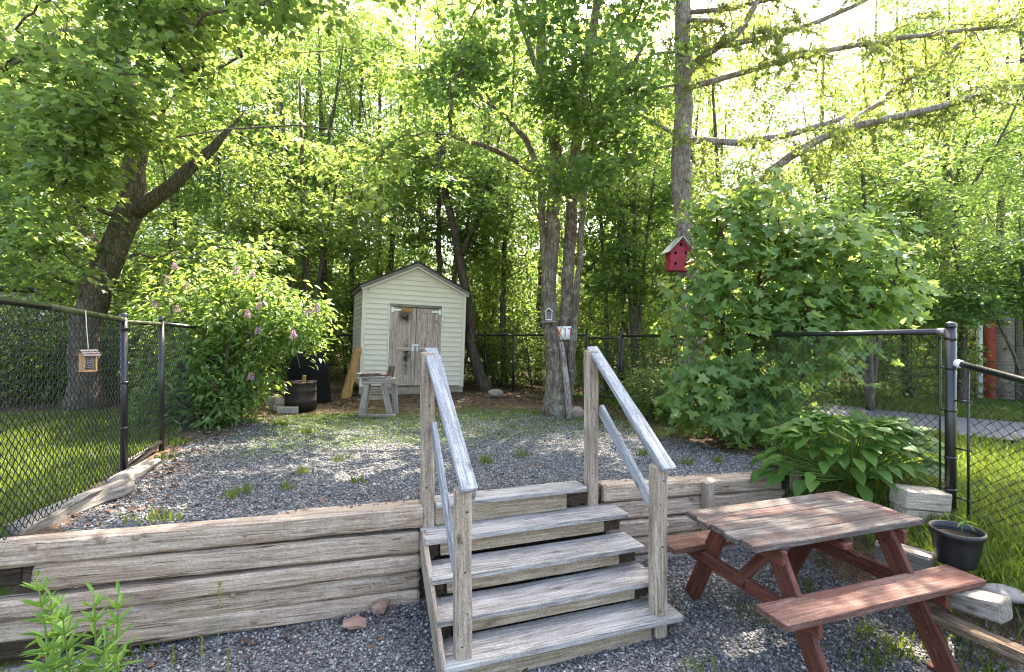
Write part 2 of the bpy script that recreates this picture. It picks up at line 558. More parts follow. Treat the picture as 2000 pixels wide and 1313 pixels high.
# ------------------------------------------------------------------ ground
RNG = np.random.default_rng(11)
road_c = [(15, 1.5), (11, 4.5), (8.3, 6.9), (6.6, 8.7), (5.2, 10.4), (3.6, 13.0), (1.5, 18)]

def gravel_w(X, Y):
    """how much of the surface is crushed stone (0..1)"""
    u = X * CU + Y * SU; v = -X * SU + Y * CU
    wob = .35 * np.sin(1.7 * X + .6) * np.sin(1.3 * Y + 1.1) + .18 * np.sin(4.1 * X) * np.sin(3.7 * Y + 2)
    upper = sstep(3.55, 3.62, v) * sstep(7.2, 5.8, v + wob) * sstep(-1.62, -1.45, u) * sstep(4.25, 3.75, u + .3 * wob)
    lower = sstep(3.62, 3.6, v) * sstep(-3.0, -2.0, u) * sstep(3.85, 3.55, u + .2 * wob) * sstep(-4, -2, v)
    mid = .45 * sstep(5.6, 6.3, v) * sstep(8.2, 7.0, v) * sstep(-1.4, -.9, u) * sstep(3.2, 2.0, u)
    return np.clip(np.maximum(upper, lower) + mid, 0, 1)

def grass_w(X, Y):
    u = X * CU + Y * SU; v = -X * SU + Y * CU
    wob = .5 * np.sin(1.9 * X + .3) * np.sin(1.6 * Y) + .3 * np.sin(4.7 * X + 1) * np.sin(4.3 * Y)
    lawn_l = sstep(-1.66, -1.85, u) * sstep(3.0, 3.4, v + 0 * u) * sstep(9.5, 7.5, v)
    lawn_r = sstep(3.75, 4.05, u + .15 * wob) * sstep(3.9, 3.2, v) + sstep(4.75, 5.1, u) * sstep(12, 10, v)
    patch = sstep(5.1, 5.9, v + .5 * wob) * sstep(8.6, 7.4, v + .3 * wob) * sstep(-1.5, -.6, u) * sstep(4.6, 4.0, u) * .58
    near_lane = np.ones_like(np.asarray(X, float)) * 99
    for (ax, ay), (bx_, by_) in zip(road_c[:-1], road_c[1:]):
        dx, dy = bx_ - ax, by_ - ay
        t = np.clip(((X - ax) * dx + (Y - ay) * dy) / (dx * dx + dy * dy), 0, 1)
        near_lane = np.minimum(near_lane, np.hypot(X - ax - t * dx, Y - ay - t * dy))
    return np.clip(np.maximum(np.maximum(lawn_l, lawn_r), patch), 0, 1) * sstep(1.05, 1.2, near_lane)

def geo(a, b, n):
    return list(np.geomspace(a, b, n))
ul = [-x for x in reversed(geo(9.3, 700, 26))] + list(np.arange(-9, 9.01, .13)) + geo(9.3, 700, 26)
vl = [-x for x in reversed(geo(3.2, 700, 24))] + sorted(set(list(np.round(np.arange(-3, 16.01, .13), 4)) + [3.615, 3.625])) + geo(16.4, 700, 24)
U_, V_ = np.meshgrid(ul, vl)
GX = U_ * CU - V_ * SU
GY = U_ * SU + V_ * CU
GZ = gz(GX, GY)
nv, nu = GX.shape
idx = np.arange(nv * nu).reshape(nv, nu)
q = np.stack([idx[:-1, :-1], idx[:-1, 1:], idx[1:, 1:], idx[1:, :-1]], -1).reshape(-1, 4)
gm = npm('ground', np.stack([GX, GY, GZ], -1).reshape(-1, 3), q, np.full(len(q), 4), M['ground'], None, True)
for nm_, fn in (('gravel', gravel_w), ('grass', grass_w)):
    a_ = gm.attributes.new(nm_, 'FLOAT', 'POINT')
    a_.data.foreach_set('value', fn(GX, GY).ravel().astype(np.float32))
tag(mobj('ground', gm, None, Matrix()), 'sloping yard ground of crushed stone, soil and grass', 'ground', kind='structure')

# asphalt lane beyond the right fence
V, F = [], []
for i, (x, y) in enumerate(road_c):
    a = Vector(road_c[max(i - 1, 0)]); b = Vector(road_c[min(i + 1, len(road_c) - 1)])
    d = (b - a).normalized(); n = Vector((-d.y, d.x))
    for k in range(5):
        p = Vector((x, y)) + n * (k - 2) * .55
        V.append((p.x, p.y, g(p.x, p.y) + .03 - .008 * abs(k - 2)))
for i in range(len(road_c) - 1):
    for k in range(4):
        F.append((i * 5 + k, i * 5 + k + 1, i * 5 + k + 6, i * 5 + k + 5))
M['asphalt'] = plain('asphalt', (.13, .13, .135), .9, 0, .25, 30, .2, .3)
tag(mobj('lane', pm('lane', V, F, M['asphalt']), None, Matrix()), 'narrow grey lane running past behind the right fence', 'road', kind='structure')

def scatter(n, box, wfun, rng):
    """n candidate points in a (u,v) box kept with probability wfun"""
    u = rng.uniform(box[0], box[1], n); v = rng.uniform(box[2], box[3], n)
    X = u * CU - v * SU; Y = u * SU + v * CU
    k = rng.random(n) < wfun(X, Y)
    X, Y = X[k], Y[k]
    vis = (Y > .8) & (np.abs(X) < 1.12 * Y + .1)
    return X[vis], Y[vis]

def stones(name, X, Y, rmin, rmax, rng, label):
    n = len(X)
    Z = gz(X, Y)
    oct_ = np.array([(1, 0, 0), (-1, 0, 0), (0, 1, 0), (0, -1, 0), (0, 0, 1), (0, 0, -1)], float)
    fc = np.array([(0, 2, 4), (2, 1, 4), (1, 3, 4), (3, 0, 4), (2, 0, 5), (1, 2, 5), (3, 1, 5), (0, 3, 5)])
    R = (rmin + (1.35 * rmax - rmin) * rng.random((n, 1, 1)) ** 2.2) * rng.uniform(.65, 1.25, (n, 6, 1))
    sq = np.stack([rng.uniform(.8, 1.4, n), rng.uniform(.7, 1.1, n), rng.uniform(.5, .85, n)], -1)[:, None, :]
    P = oct_[None] * R * sq + rng.normal(0, .18, (n, 6, 3)) * R
    a = rng.uniform(0, 6.28, n); t = rng.normal(0, .4, n)
    ca, sa, ct, st_ = np.cos(a), np.sin(a), np.cos(t), np.sin(t)
    x, y, z = P[..., 0], P[..., 1], P[..., 2]
    x, z = x * ct[:, None] - z * st_[:, None], x * st_[:, None] + z * ct[:, None]
    x, y = x * ca[:, None] - y * sa[:, None], x * sa[:, None] + y * ca[:, None]
    V = np.stack([x + X[:, None], y + Y[:, None], z + (Z + rng.uniform(.0, .008, n))[:, None]], -1).reshape(-1, 3)
    L = (fc[None] + (np.arange(n) * 6)[:, None, None]).reshape(-1)
    rnd = np.repeat(rng.random(n), 8)
    me = npm(name, V, L, np.full(n * 8, 3), M['gravel'], rnd)
    return tag(mobj(name, me, None, Matrix()), label, 'gravel', kind='stuff')

X, Y = scatter(62000, (-2.2, 3.9, .2, 3.6), gravel_w, RNG)
stones('lower_gravel', X, Y, .006, .0125, RNG, 'blue grey crushed stone around the stairs and picnic table')
X, Y = scatter(88000, (-1.6, 4.2, 3.63, 8.4), gravel_w, RNG)
stones('upper_gravel', X, Y, .005, .0105, RNG, 'blue grey crushed stone on the terrace above the timber wall')

# ------------------------------------------------------------------ leaves and trees
def tmpl(half, zf):
    """leaf outline from one half (x>=0, from base to tip), folded on the midrib"""
    h = [(x, y, zf * abs(x) - .10 * y * y) for x, y in half]
    k = len(h)
    V = h + [(-x, y, z) for x, y, z in h[1:-1]]
    right = list(range(k))
    left = [0] + [k - 1] + list(range(k + len(h) - 3, k - 1, -1))
    return np.array(V, float), [right, left]
KITE = tmpl([(0, 0), (.30, .42), (0, 1)], .25)
LOBED = tmpl([(0, 0), (.30, .06), (.56, .46), (.24, .55), (0, 1)], .22)
MAPLE = tmpl([(0, 0), (.16, -.08), (.44, .02), (.33, .20), (.66, .44), (.50, .47), (.36, .60), (.20, .52), (.17, .78), (0, 1.05)], .18)
LANCE = tmpl([(0, 0), (.17, .28), (.14, .62), (0, 1)], .3)
NEEDLE = tmpl([(0, 0), (.10, .4), (0, 1)], .1)
LONG = tmpl([(0, 0), (.13, .30), (.11, .62), (0, 1)], .3)

def nrm(a):
    return a / (np.linalg.norm(a, axis=-1, keepdims=True) + 1e-9)

def leaf_arrays(P, D, Nn, size, tm):
    tv, faces = tm
    D = nrm(D)
    S = nrm(np.cross(D, Nn))
    Nn = np.cross(S, D)
    sz = np.asarray(size).reshape(-1, 1, 1)
    V = P[:, None, :] + sz * (tv[None, :, 0:1] * S[:, None] + tv[None, :, 1:2] * D[:, None] + tv[None, :, 2:3] * Nn[:, None])
    k = len(tv); n = len(P)
    fl = np.array([i for f in faces for i in f])
    L = (fl[None] + (np.arange(n) * k)[:, None]).reshape(-1)
    Tt = np.tile([len(f) for f in faces], n)
    return V.reshape(-1, 3), L, Tt, len(faces)

def leaf_mesh(name, P, D, Nn, size, tm, mat, rng, origin=(0, 0, 0), rnd=None):
    V, L, Tt, nf = leaf_arrays(np.asarray(P) - np.asarray(origin, float), D, Nn, size, tm)
    r = rng.random(len(P)) if rnd is None else rnd
    return npm(name, V, L, Tt, mat, np.repeat(r, nf))

def spray(C, R, per, rng, droop=.35, flat=.28):
    """leaf positions, directions and normals for flat drooping sprays around the centres C"""
    n = len(C)
    k = n * per
    c = np.repeat(C, per, 0)
    rr = np.repeat(np.asarray(R) * np.ones(n), per)
    a = rng.uniform(0, 2 * np.pi, k); r = np.sqrt(rng.random(k)) * rr
    tiltx = np.repeat(rng.normal(0, .25, n), per); tilty = np.repeat(rng.normal(0, .25, n), per)
    dx, dy = r * np.cos(a), r * np.sin(a)
    dz = rng.normal(0, flat * .5, k) * rr + tiltx * dx + tilty * dy - droop * r * r / rr
    P = c + np.stack([dx, dy, dz], -1)
    D = np.stack([np.cos(a) + rng.normal(0, .6, k), np.sin(a) + rng.normal(0, .6, k), rng.normal(-.45, .4, k)], -1)
    Nn = np.stack([rng.normal(0, .5, k), rng.normal(0, .5, k), np.ones(k)], -1)
    return P, D, Nn

def ellipsoid_points(ell, n, rng, shell=.45):
    """points in an ellipsoid (centre, radii) leaning to its outer part"""
    out = []
    c, r = np.array(ell[:3]), np.array(ell[3:6])
    d = nrm(rng.normal(size=(n, 3)))
    t = (shell ** 3 + (1 - shell ** 3) * rng.random(n)) ** (1 / 3)
    return c + d * t[:, None] * r

def smooth_path(pts, n=None, step=.22):
    """Catmull-Rom through (x,y,z,r) points"""
    P = np.asarray(pts, float)
    P = np.vstack([2 * P[0] - P[1], P, 2 * P[-1] - P[-2]])
    out = []
    for i in range(1, len(P) - 2):
        L = np.linalg.norm(P[i + 1, :3] - P[i, :3])
        m = max(2, int(L / step))
        for t in np.linspace(0, 1, m, endpoint=False):
            a, b, c, d = P[i - 1], P[i], P[i + 1], P[i + 2]
            out.append(.5 * ((2 * b) + (-a + c) * t + (2 * a - 5 * b + 4 * c - d) * t * t + (-a + 3 * b - 3 * c + d) * t ** 3))
    out.append(P[-2])
    return np.array(out)

class Skeleton:
    def __init__(s, rng):
        s.rng = rng
        s.pos = []; s.acc = Acc(); s.rad = []
    def stem(s, pts, sides=10, wob=.012, flare=0.0):
        S = smooth_path(pts)
        S[:, 3] = np.maximum(S[:, 3], .004)
        S[1:-1, :3] += s.rng.normal(0, wob, (len(S) - 2, 3)) * np.minimum(1, S[1:-1, 3:4] / .08)
        if flare:
            z0 = S[0, 2]
            S[:, 3] *= 1 + flare * np.exp(-np.maximum(S[:, 2] - z0, 0) / .22)
        s.acc.tube(S[:, :3], S[:, 3] * s.rng.uniform(.95, 1.05, len(S)), sides)
        s.pos.extend(S[:, :3]); s.rad.extend(S[:, 3])
    def grow(s, targets, rmax=.03, sag=.12):
        """connects every target to the nearest wood, nearest first, so that branches fork"""
        base = np.array(s.pos); br = np.array(s.rad)
        d0 = np.array([np.min(np.linalg.norm(base - t, axis=1)) for t in targets])
        order = np.argsort(d0)
        n0 = len(base)
        pos = np.empty((n0 + 6 * len(targets) + 8, 3)); pos[:n0] = base; cnt = n0
        parent = {}
        paths = []
        for ti in order:
            t = targets[ti]
            dd = np.linalg.norm(pos[:cnt] - t, axis=1) + 1.1 * np.maximum(0, pos[:cnt, 2] - t[2] + .1)
            j = int(np.argmin(dd))
            p = pos[j]
            L = np.linalg.norm(t - p)
            m = 4 if L > .5 else 3
            ts = np.linspace(0, 1, m + 1)[1:]
            path = p + (t - p) * ts[:, None]
            path[:, 2] += sag * L * np.sin(np.pi * ts)
            path[:-1] += s.rng.normal(0, .05 * L, (m - 1 + 0, 3))
            ids = [j]
            for qn in path:
                pos[cnt] = qn; parent[cnt] = ids[-1]; ids.append(cnt); cnt += 1
            paths.append(ids)
        w = np.ones(cnt) * 0
        for ids in paths: w[ids[-1]] += 1
        for k in range(cnt - 1, n0 - 1, -1):
            w[parent[k]] += w[k]
        for ids in paths:
            R = [min(rmax, .0045 * math.sqrt(max(w[k], 1)) + .002) for k in ids]
            R[0] = min(R[0], R[1] * 1.25)
            s.acc.tube(pos[ids], R, 5 if R[0] > .012 else 4, cap=False)
        return pos[:cnt]

def tree(name, base, label, cat, group, stems, ells, leaf, leaf_size, per, R, bark_m, leaf_m, seed, gap=0.0, rmax=.035, flare=.45, gap_scale=.55, lod=None, keep=None, droop=.35):
    rng = np.random.default_rng(seed)
    sk = Skeleton(rng)
    for i, st in enumerate(stems):
        sk.stem(st, 12 if i == 0 else 9, flare=flare if i == 0 else 0)
    C = np.concatenate([ellipsoid_points(e, int(e[6]), rng) for e in ells])
    if gap:
        k = np.array([mnoise.noise(Vector(c * gap_scale) + Vector((seed, 0, 0))) for c in C]) > gap - .5
        C = C[k]
    if keep is not None:
        C = C[keep(C)]
    if name != 'forest_tree':
        C = C[sun_open(C, rng)]
    sk.grow(C, rmax)
    P, D, Nn = spray(C, R * rng.uniform(.7, 1.25, len(C)), per, rng, droop)
    root = thing(name, base, label, cat, group)
    Mw = WM[root]
    mobj('trunk', sk.acc.mesh('trunk', bark_m, base, True), root, Mw)
    rn = np.clip(np.repeat(rng.normal(.45, .16, len(C)), per) + rng.normal(0, .16, len(P)), 0, 1)
    crown = mobj('crown', leaf_mesh('crown', P, D, Nn, leaf_size * rng.uniform(.65, 1.25, len(P)), leaf, leaf_m, rng, base, rn), root, Mw)
    return root, C

def copy_tree(src, loc, rz, sc, label, group=None, lean=(0, 0)):
    r = link(src.copy())
    Mw = Matrix.Translation(Vector(loc)) @ RX(lean[0]) @ RY(lean[1]) @ RZ(rz) @ Matrix.Diagonal((sc[0], sc[0], sc[1], 1))
    put(r, None, Mw)
    r['label'] = label
    if group: r['group'] = group
    for ch in src.children:
        c = link(ch.copy()); c.parent = r
    return r

SUNV = np.array(sdir)
SUN_GAPS = [(-3.7, 6.45, 2.5, 1.35, 1.0, .9), (-3.9, 4.15, .9, 1.5, .28, .9), (-3.4, 3.2, .9, 1.2, .35, .85), (-1.5, 4.3, .8, .8, .2, .9), (-.4, 6.0, .8, 1.4, .32, .95), (1.2, 6.4, .8, .9, .32, .9), (-2.0, 5.2, .8, .9, .2, .9),
            (3.6, 6.1, 3.0, 1.8, 1.1, .97), (4.6, 4.4, .6, 1.2, 1.5, .9), (.2, 8.6, .85, .6, .5, .7), (-2.6, 7.1, .8, .5, .25, .8)]
def sun_open(C, rng):
    """openings in the canopy through which the sun reaches a few spots below"""
    k = np.ones(len(C), bool)
    for (x, y, z, rx, ry, pr_) in SUN_GAPS:
        Q = C - SUNV * ((C[:, 2:3] - z) / SUNV[2])
        ins = ((Q[:, 0] - x) / (rx + .25)) ** 2 + ((Q[:, 1] - y) / (ry + .25)) ** 2 < 1
        k &= ~(ins & (C[:, 2] > z + .9) & (rng.random(len(C)) < pr_))
    return k

def P4(px, py, Y, r):
    p = at(px, py, Y)
    return (p.x, p.y, p.z, r)

# ------------------------------------------------------------------ timber retaining walls
WALL_V = 3.54
def wall_z(u):
    return float(.80 + .075 * sstep(.6, -1.9, u) - .085 * sstep(2.1, 3.9, u))

wl = thing('retaining_wall', uv(-.7, WALL_V, .05), 'long weathered timber retaining wall left of the stairs', 'retaining wall', rz=TH)
D_ = .17
def timber(parent, u0, u1, ztop0, ztop1, h, v=WALL_V, mat='timber', d=D_, jit=.009, segs=None):
    a = uv(u0, v + d / 2, ztop0 - h / 2); b = uv(u1, v + d / 2, ztop1 - h / 2)
    L = (b - a).length
    return board('timber', parent, a, b, d, h - .007, M[mat], segs=segs or max(2, int(L / .12)), jit=jit, ch=.021)
# courses from the top: the top one bows away from the next, leaving a dark gap near the stairs
zl, zr = wall_z(-2.2), wall_z(.57)
timber(wl, -2.35, .575, zl, zr, .16)
timber(wl, -1.63, .56, zl - .172, zr - .190, .152, WALL_V + .006)
timber(wl, -1.93, -1.70, zl - .18, zl - .18, .13, WALL_V + .07, 'dark_wood')  # set-back filler for the open cavity, its shade put into the dark colour
timber(wl, -2.35, .56, zl - .325, zr - .343, .122, WALL_V - .012)
timber(wl, -2.35, .55, zl - .448, zr - .466, .132, WALL_V + .010)
timber(wl, -1.28, .55, zl - .581, zr - .599, .14, WALL_V + .002)
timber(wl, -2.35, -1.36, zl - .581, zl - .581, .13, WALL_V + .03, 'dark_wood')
timber(wl, -2.35, .55, zl - .722, zr - .740, .13, WALL_V + .012, 'timber_grey')

wr = thing('retaining_wall', uv(2.9, WALL_V, .05), 'short weathered timber retaining wall behind the picnic table', 'retaining wall', rz=TH)
zr0, zr1 = wall_z(2.05), wall_z(3.92)
timber(wr, 2.03, 3.90, zr0, zr1, .15, mat='timber')
timber(wr, 2.05, 3.98, zr0 - .153, zr1 - .153, .15, WALL_V + .008)
timber(wr, 2.05, 3.95, zr0 - .306, zr1 - .306, .15, WALL_V + .002)
timber(wr, 2.05, 3.96, zr0 - .459, zr1 - .459, .15, WALL_V + .012)
timber(wr, 2.05, 3.95, zr0 - .612, zr1 - .612, .15, WALL_V + .004, 'timber_grey')
for u_, zt in ((3.02, .74), (4.02, .80)):
    board('stake', wr, uv(u_, WALL_V - .035, .0), uv(u_, WALL_V - .035, zt), .09, .06, M['post'], up=(SU, -CU, 0), segs=4, jit=.004)

# the wall goes on behind the stairs, under the top tread
wb = thing('retaining_wall', uv(1.3, WALL_V + .1, .05), 'hidden timber wall core behind the stair risers', 'retaining wall', rz=TH)
for k in range(5):
    timber(wb, .58, 2.03, .79 - .152 * k, .79 - .152 * k, .15, WALL_V + .045 + .004 * (k % 2), 'dark_wood')

# ------------------------------------------------------------------ stairs
UL, UR = .554, 2.116
SV = [2.714, 2.908, 3.109, 3.324, 3.505]
SZ = [.167, .318, .473, .638, .812]
st = thing('wooden_stairs', uv(1.33, 2.9, 0), 'weathered wooden stairs with five treads and two slanting handrails', 'stairs', rz=TH)
TD = .276
for k in range(5):
    u0, u1 = (UL, UR) if k < 4 else (.66, 1.86)
    dep = TD if k < 4 else .20
    if k == 0: u1 += .03
    board('tread', st, uv(u0, SV[k] + dep / 2, SZ[k] - .019), uv(u1, SV[k] + dep / 2, SZ[k] - .019), dep, .038, M['tread'], segs=10, jit=.003, ch=.005)
    hgt = (SZ[k] - (SZ[k - 1] if k else 0.0)) - .038
    rz0 = SZ[k] - .04
    gapb = .030 if 0 < k < 4 else 0.004
    h = hgt - gapb
    board('riser', st, uv(UL + .11, SV[k] + .06, rz0 - h / 2), uv(1.93 if k < 4 else 1.70, SV[k] + .06, rz0 - h / 2), .030, h, M['riser'], segs=6, jit=.002)
    # dark cross timber ends below each tread, left and right
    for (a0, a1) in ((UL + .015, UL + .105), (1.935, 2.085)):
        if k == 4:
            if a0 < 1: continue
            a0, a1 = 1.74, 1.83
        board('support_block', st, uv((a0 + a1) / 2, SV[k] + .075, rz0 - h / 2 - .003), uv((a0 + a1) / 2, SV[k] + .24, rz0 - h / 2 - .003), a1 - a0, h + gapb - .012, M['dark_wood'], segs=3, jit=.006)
# side boards (stringers)
for u_ in (UL + .008,):
    board('side_board', st, uv(u_, 2.72, .02), uv(u_, 3.50, .585), .030, .21, M['post'], segs=6, jit=.005)
# posts
PL, PR = .70, 2.03
low_v, up_v = 2.80, 3.60
def newel(u_, v_, z0, z1, s=.092):
    return board('post', st, uv(u_, v_, z0), uv(u_, v_, z1), s, s, M['post'], up=(SU, -CU, 0), segs=14, jit=.004, ch=.009)
zl_top, zu_top = 1.125, 1.885
newel(PL - .02, low_v, -.05, zl_top)
newel(PR - .025, low_v, -.03, zl_top + .02)
newel(PL - .085, up_v, .40, zu_top)
newel(PR - .09, up_v, .55, zu_top)
# handrail caps, rails on edge below them and mid rails
for (ua, ub, sgn) in ((PL - .02, PL - .075, 1), (PR - .015, PR - .085, 1)):
    a = uv(ua + .02, low_v - .09, zl_top + .005); b = uv(ub + .015, up_v + .03, zu_top + .02)
    d = (b - a).normalized()
    side = Vector((CU, SU, 0))
    n = d.cross(side); n = n if n.z > 0 else -n
    board('handrail', st, a, b, .098, .036, M['rail'], up=n, segs=12, jit=.003, ch=.006)
    off = -.062 * sgn
    a2 = uv(ua + .062 * 1, low_v - .02, zl_top - .035); b2 = uv(ub + .066, up_v, zu_top - .03)
    a2 -= n * .03; b2 -= n * .03
    board('edge_rail', st, a2, b2, .034, .085, M['rail'], up=n, segs=10, jit=.002)
    a3 = uv(ua - .02 + .088, low_v + .03, .70); b3 = uv(ub + .062, up_v - .03, 1.42)
    if ua < 1:
        a3 = uv(ua - .02, low_v + .075, .62); b3 = uv(ub + .02, up_v - .068, 1.37)
    board('middle_rail', st, a3, b3, .034, .085, M['rail'], up=n, segs=10, jit=.002)

def disc(name, parent, p, n, r, mat, thick=.004):
    """small round head: screw, bolt or knot"""
    V, F = lathe([(0, thick), (r * .75, thick * .8), (r, 0), (r, -.003)], 12)
    q_ = Vector(n).to_track_quat('Z', 'Y').to_matrix().to_4x4(); q_.translation = Vector(p)
    return mobj(name, pm(name, V, F, mat, True), parent, q_)
M['knot'] = plain('wood_knot', (.30, .22, .155), .9, 0, .4, 60, .1, .5)
M['screw'] = plain('rusty_screw', (.05, .035, .028), .6, .4, .3, 60, .3, 0)
fn = (SU, -CU, 0)
for (u_, v_, zs) in ((PL - .02, low_v, (.24, .42, .66, .83, 1.0)), (PR - .025, low_v, (.2, .45, .62, .9, 1.05)), (PL - .085, up_v, (.92, 1.2, 1.5, 1.78)), (PR - .09, up_v, (.9, 1.15, 1.42, 1.7))):
    for i_, z_ in enumerate(zs):
        disc('screw', st, uv(u_ + (-.014, .016, .004)[i_ % 3], v_ - .0465, z_), fn, .0045 if i_ % 2 else .0065, M['screw'], .002)
for k in range(4):
    for du in (.10, .13, 1.36, 1.40):
        disc('screw', st, uv(UL + du + .02 * (k % 2), SV[k] + (.06 if du * 100 % 2 else .19), SZ[k] + .0005), (0, 0, 1), .0045, M['screw'], .0015)
for (u_, dz, r_) in ((-1.62, -.06, .022), (-1.30, -.055, .026), (-1.13, -.055, .022), (-.55, -.09, .016)):
    disc('knot', wl, uv(u_, WALL_V - .001, wall_z(u_) + dz), fn, r_, M['knot'], .006)
for (u_, dz, r_) in ((-.62, -.47, .018), (-.5, -.645, .026)):
    disc('knot', wl, uv(u_, WALL_V + .004, wall_z(u_) + dz), fn, r_, M['knot'], .006)

# ------------------------------------------------------------------ chain link fences
def link_mesh(parent, a, b, za0, za1, zb0, zb1, p=.03, r=.0019, name='chain_link'):
    """woven wire between two posts; a,b (x,y); bottom and top heights at each"""
    a, b = np.array(a, float), np.array(b, float)
    L = np.linalg.norm(b - a)
    n = max(1, int(L / p))
    dx = (b - a) / L
    nrmv = np.array([-dx[1], dx[0]])
    acc = Acc()
    for i in range(n):
        t = (i + .5) / n
        z0 = za0 + (zb0 - za0) * t; z1 = za1 + (zb1 - za1) * t
        m = max(3, int((z1 - z0) / p))
        k = np.arange(m + 1)
        s = (i + ((k + i) % 2)) * L / n
        w = ((k + i) % 2 - .5) * .0035
        P = np.stack([a[0] + dx[0] * s + nrmv[0] * w, a[1] + dx[1] * s + nrmv[1] * w, z0 + (z1 - z0) * k / m], -1)
        acc.tube(P, r, 3, cap=False)
    o = mobj(name, acc.mesh(name, M['mesh_wire']), parent, Matrix())
    o['kind'] = 'stuff'
    return o

def cyl(name, parent, a, b, r, mat, sides=12):
    acc = Acc(); acc.tube([a, b], r, sides)
    org = Vector(a)
    return mobj(name, acc.mesh(name, mat, org, True), parent, Matrix.Translation(org))

def fpost(parent, x, y, z0, z1, r=.027, cap=True):
    cyl('post', parent, (x, y, z0), (x, y, z1), r, M['black_metal'], 14)
    if cap:
        V, F = lathe([(r + .004, 0), (r + .004, .02), (r * .8, .033), (.002, .04)], 14)
        mobj('post_cap', pm('post_cap', V, F, M['black_metal'], True), parent, T(x, y, z1 - .002))

def band(parent, x, y, z, r=.030):
    V, F = lathe([(r, -.011), (r + .003, -.011), (r + .003, .011), (r, .011)], 14)
    mobj('tension_band', pm('tension_band', V, F, M['galv'] if z > 5 else M['black_metal'], True), parent, T(x, y, z))

def LP(v, u=-1.64):
    p = uv(u, v); return (p.x, p.y)
# left fence: near panel, gate, far panel
fl = thing('chain_link_fence', (*LP(4.88), .85), 'black chain link fence at left with algae on its top rail', 'fence', 'black chain link fence runs')
A, B, C_, D2 = LP(2.55), LP(4.88), LP(5.80), LP(9.4)
fpost(fl, *B, .85, 2.155)
for z in (1.25, 1.62, 2.06): band(fl, *B, z)
cyl('top_rail', fl, (*A, 2.20), (*LP(3.75), 2.175), .021, M['black_metal'])
cyl('top_rail', fl, (*LP(3.752), 2.175), (*B, 2.13), .0215, M['moss_rail'])
link_mesh(fl, A, B, .95, 2.215, .90, 2.15, .03, .003)
gl = thing('fence_gate', (*LP(5.3), .88), 'narrow black chain link gate panel between two left posts', 'gate', 'black chain link fence runs')
fpost(gl, *C_, .85, 2.16, .025)
cyl('top_rail', gl, (*LP(4.90), 2.115), (*LP(5.77), 2.12), .018, M['moss_rail'])
cyl('bottom_rail', gl, (*LP(4.92), .935), (*LP(5.77), .955), .018, M['black_metal'])
link_mesh(gl, LP(4.92), LP(5.77), .94, 2.11, .96, 2.115, .03, .0025)
fl2 = thing('chain_link_fence', (*LP(7.5), .85), 'black chain link fence continuing behind the flowering bush', 'fence', 'black chain link fence runs')
cyl('top_rail', fl2, (*LP(5.82), 2.12), (*D2, 2.08), .02, M['black_metal'])
for v_ in (7.6, 9.4): fpost(fl2, *LP(v_), .85, 2.13, .024)
link_mesh(fl2, LP(5.82), D2, .93, 2.11, .88, 2.07, .036)

# back fence and gate, right fence
bk = [(-5.6, 12.4), (-2.6, 12.4), (-.64, 11.9), (.03, 11.25), (1.43, 9.6)]
fb = thing('chain_link_fence', (bk[2][0], bk[2][1], .75), 'black chain link fence across the back behind the shed', 'fence', 'black chain link fence runs')
for i in range(len(bk)):
    fpost(fb, *bk[i], .6, 2.10, .026)
    if i:
        cyl('top_rail', fb, (*bk[i - 1], 2.02), (*bk[i], 2.02), .022, M['black_metal'])
        link_mesh(fb, bk[i - 1], bk[i], .80, 2.01, .80, 2.01, .048, .002)
G1, G2 = (1.43, 9.6), (1.97, 8.95)
gt = thing('fence_gate', (1.7, 9.3, .8), 'black chain link gate beside the twin trunk maple', 'gate')
gd = (Vector(G2) - Vector(G1)).normalized()
ga = Vector(G1) + gd * .07; gb = Vector(G2) - gd * .07
for p in (ga, gb): cyl('upright', gt, (p.x, p.y, .86), (p.x, p.y, 1.97), .02, M['black_metal'])
for z in (.88, 1.96): cyl('cross_bar', gt, (ga.x, ga.y, z), (gb.x, gb.y, z), .02, M['black_metal'])
link_mesh(gt, (ga.x, ga.y), (gb.x, gb.y), .88, 1.96, .88, 1.96, .042, .002)

R0, R1, R2 = (3.43, 3.90), (2.73, 6.28), G2
fr = thing('chain_link_fence', (R1[0], R1[1], .75), 'black chain link fence along the right behind the hosta and young maple', 'fence', 'black chain link fence runs')
fpost(fr, *R0, .45, 2.075, .036)
fpost(fr, *R1, .65, 2.02, .024)
fpost(fr, *R2, .7, 2.12, .030)
cyl('top_rail', fr, (*R0, 2.035), (*R1, 2.005), .024, M['black_metal'])
cyl('top_rail', fr, (*R1, 2.005), (*R2, 2.005), .023, M['black_metal'])
rd = (Vector(R1) - Vector(R0)).normalized()
p0 = Vector(R0) + rd * .075
cyl('rail_end', fr, (R0[0] + rd.x * .03, R0[1] + rd.y * .03, 2.035), (R0[0] + rd.x * .09, R0[1] + rd.y * .09, 2.034), .027, M['galv'])
cyl('tension_bar', fr, (p0.x, p0.y, .62), (p0.x, p0.y, 2.0), .008, M['black_metal'], 6)
for z in (.8, 1.05, 1.42, 1.75, 1.98):
    band(fr, *R0, z, .037)
    cyl('band_bolt', fr, (R0[0] + rd.x * .035, R0[1] + rd.y * .035, z), (p0.x + rd.x * .01, p0.y + rd.y * .01, z), .007, M['black_metal'], 6)
link_mesh(fr, (p0.x, p0.y), R1, .66, 2.02, .78, 1.995, .035, .0036)
link_mesh(fr, R1, R2, .78, 1.995, .82, 1.995, .04)
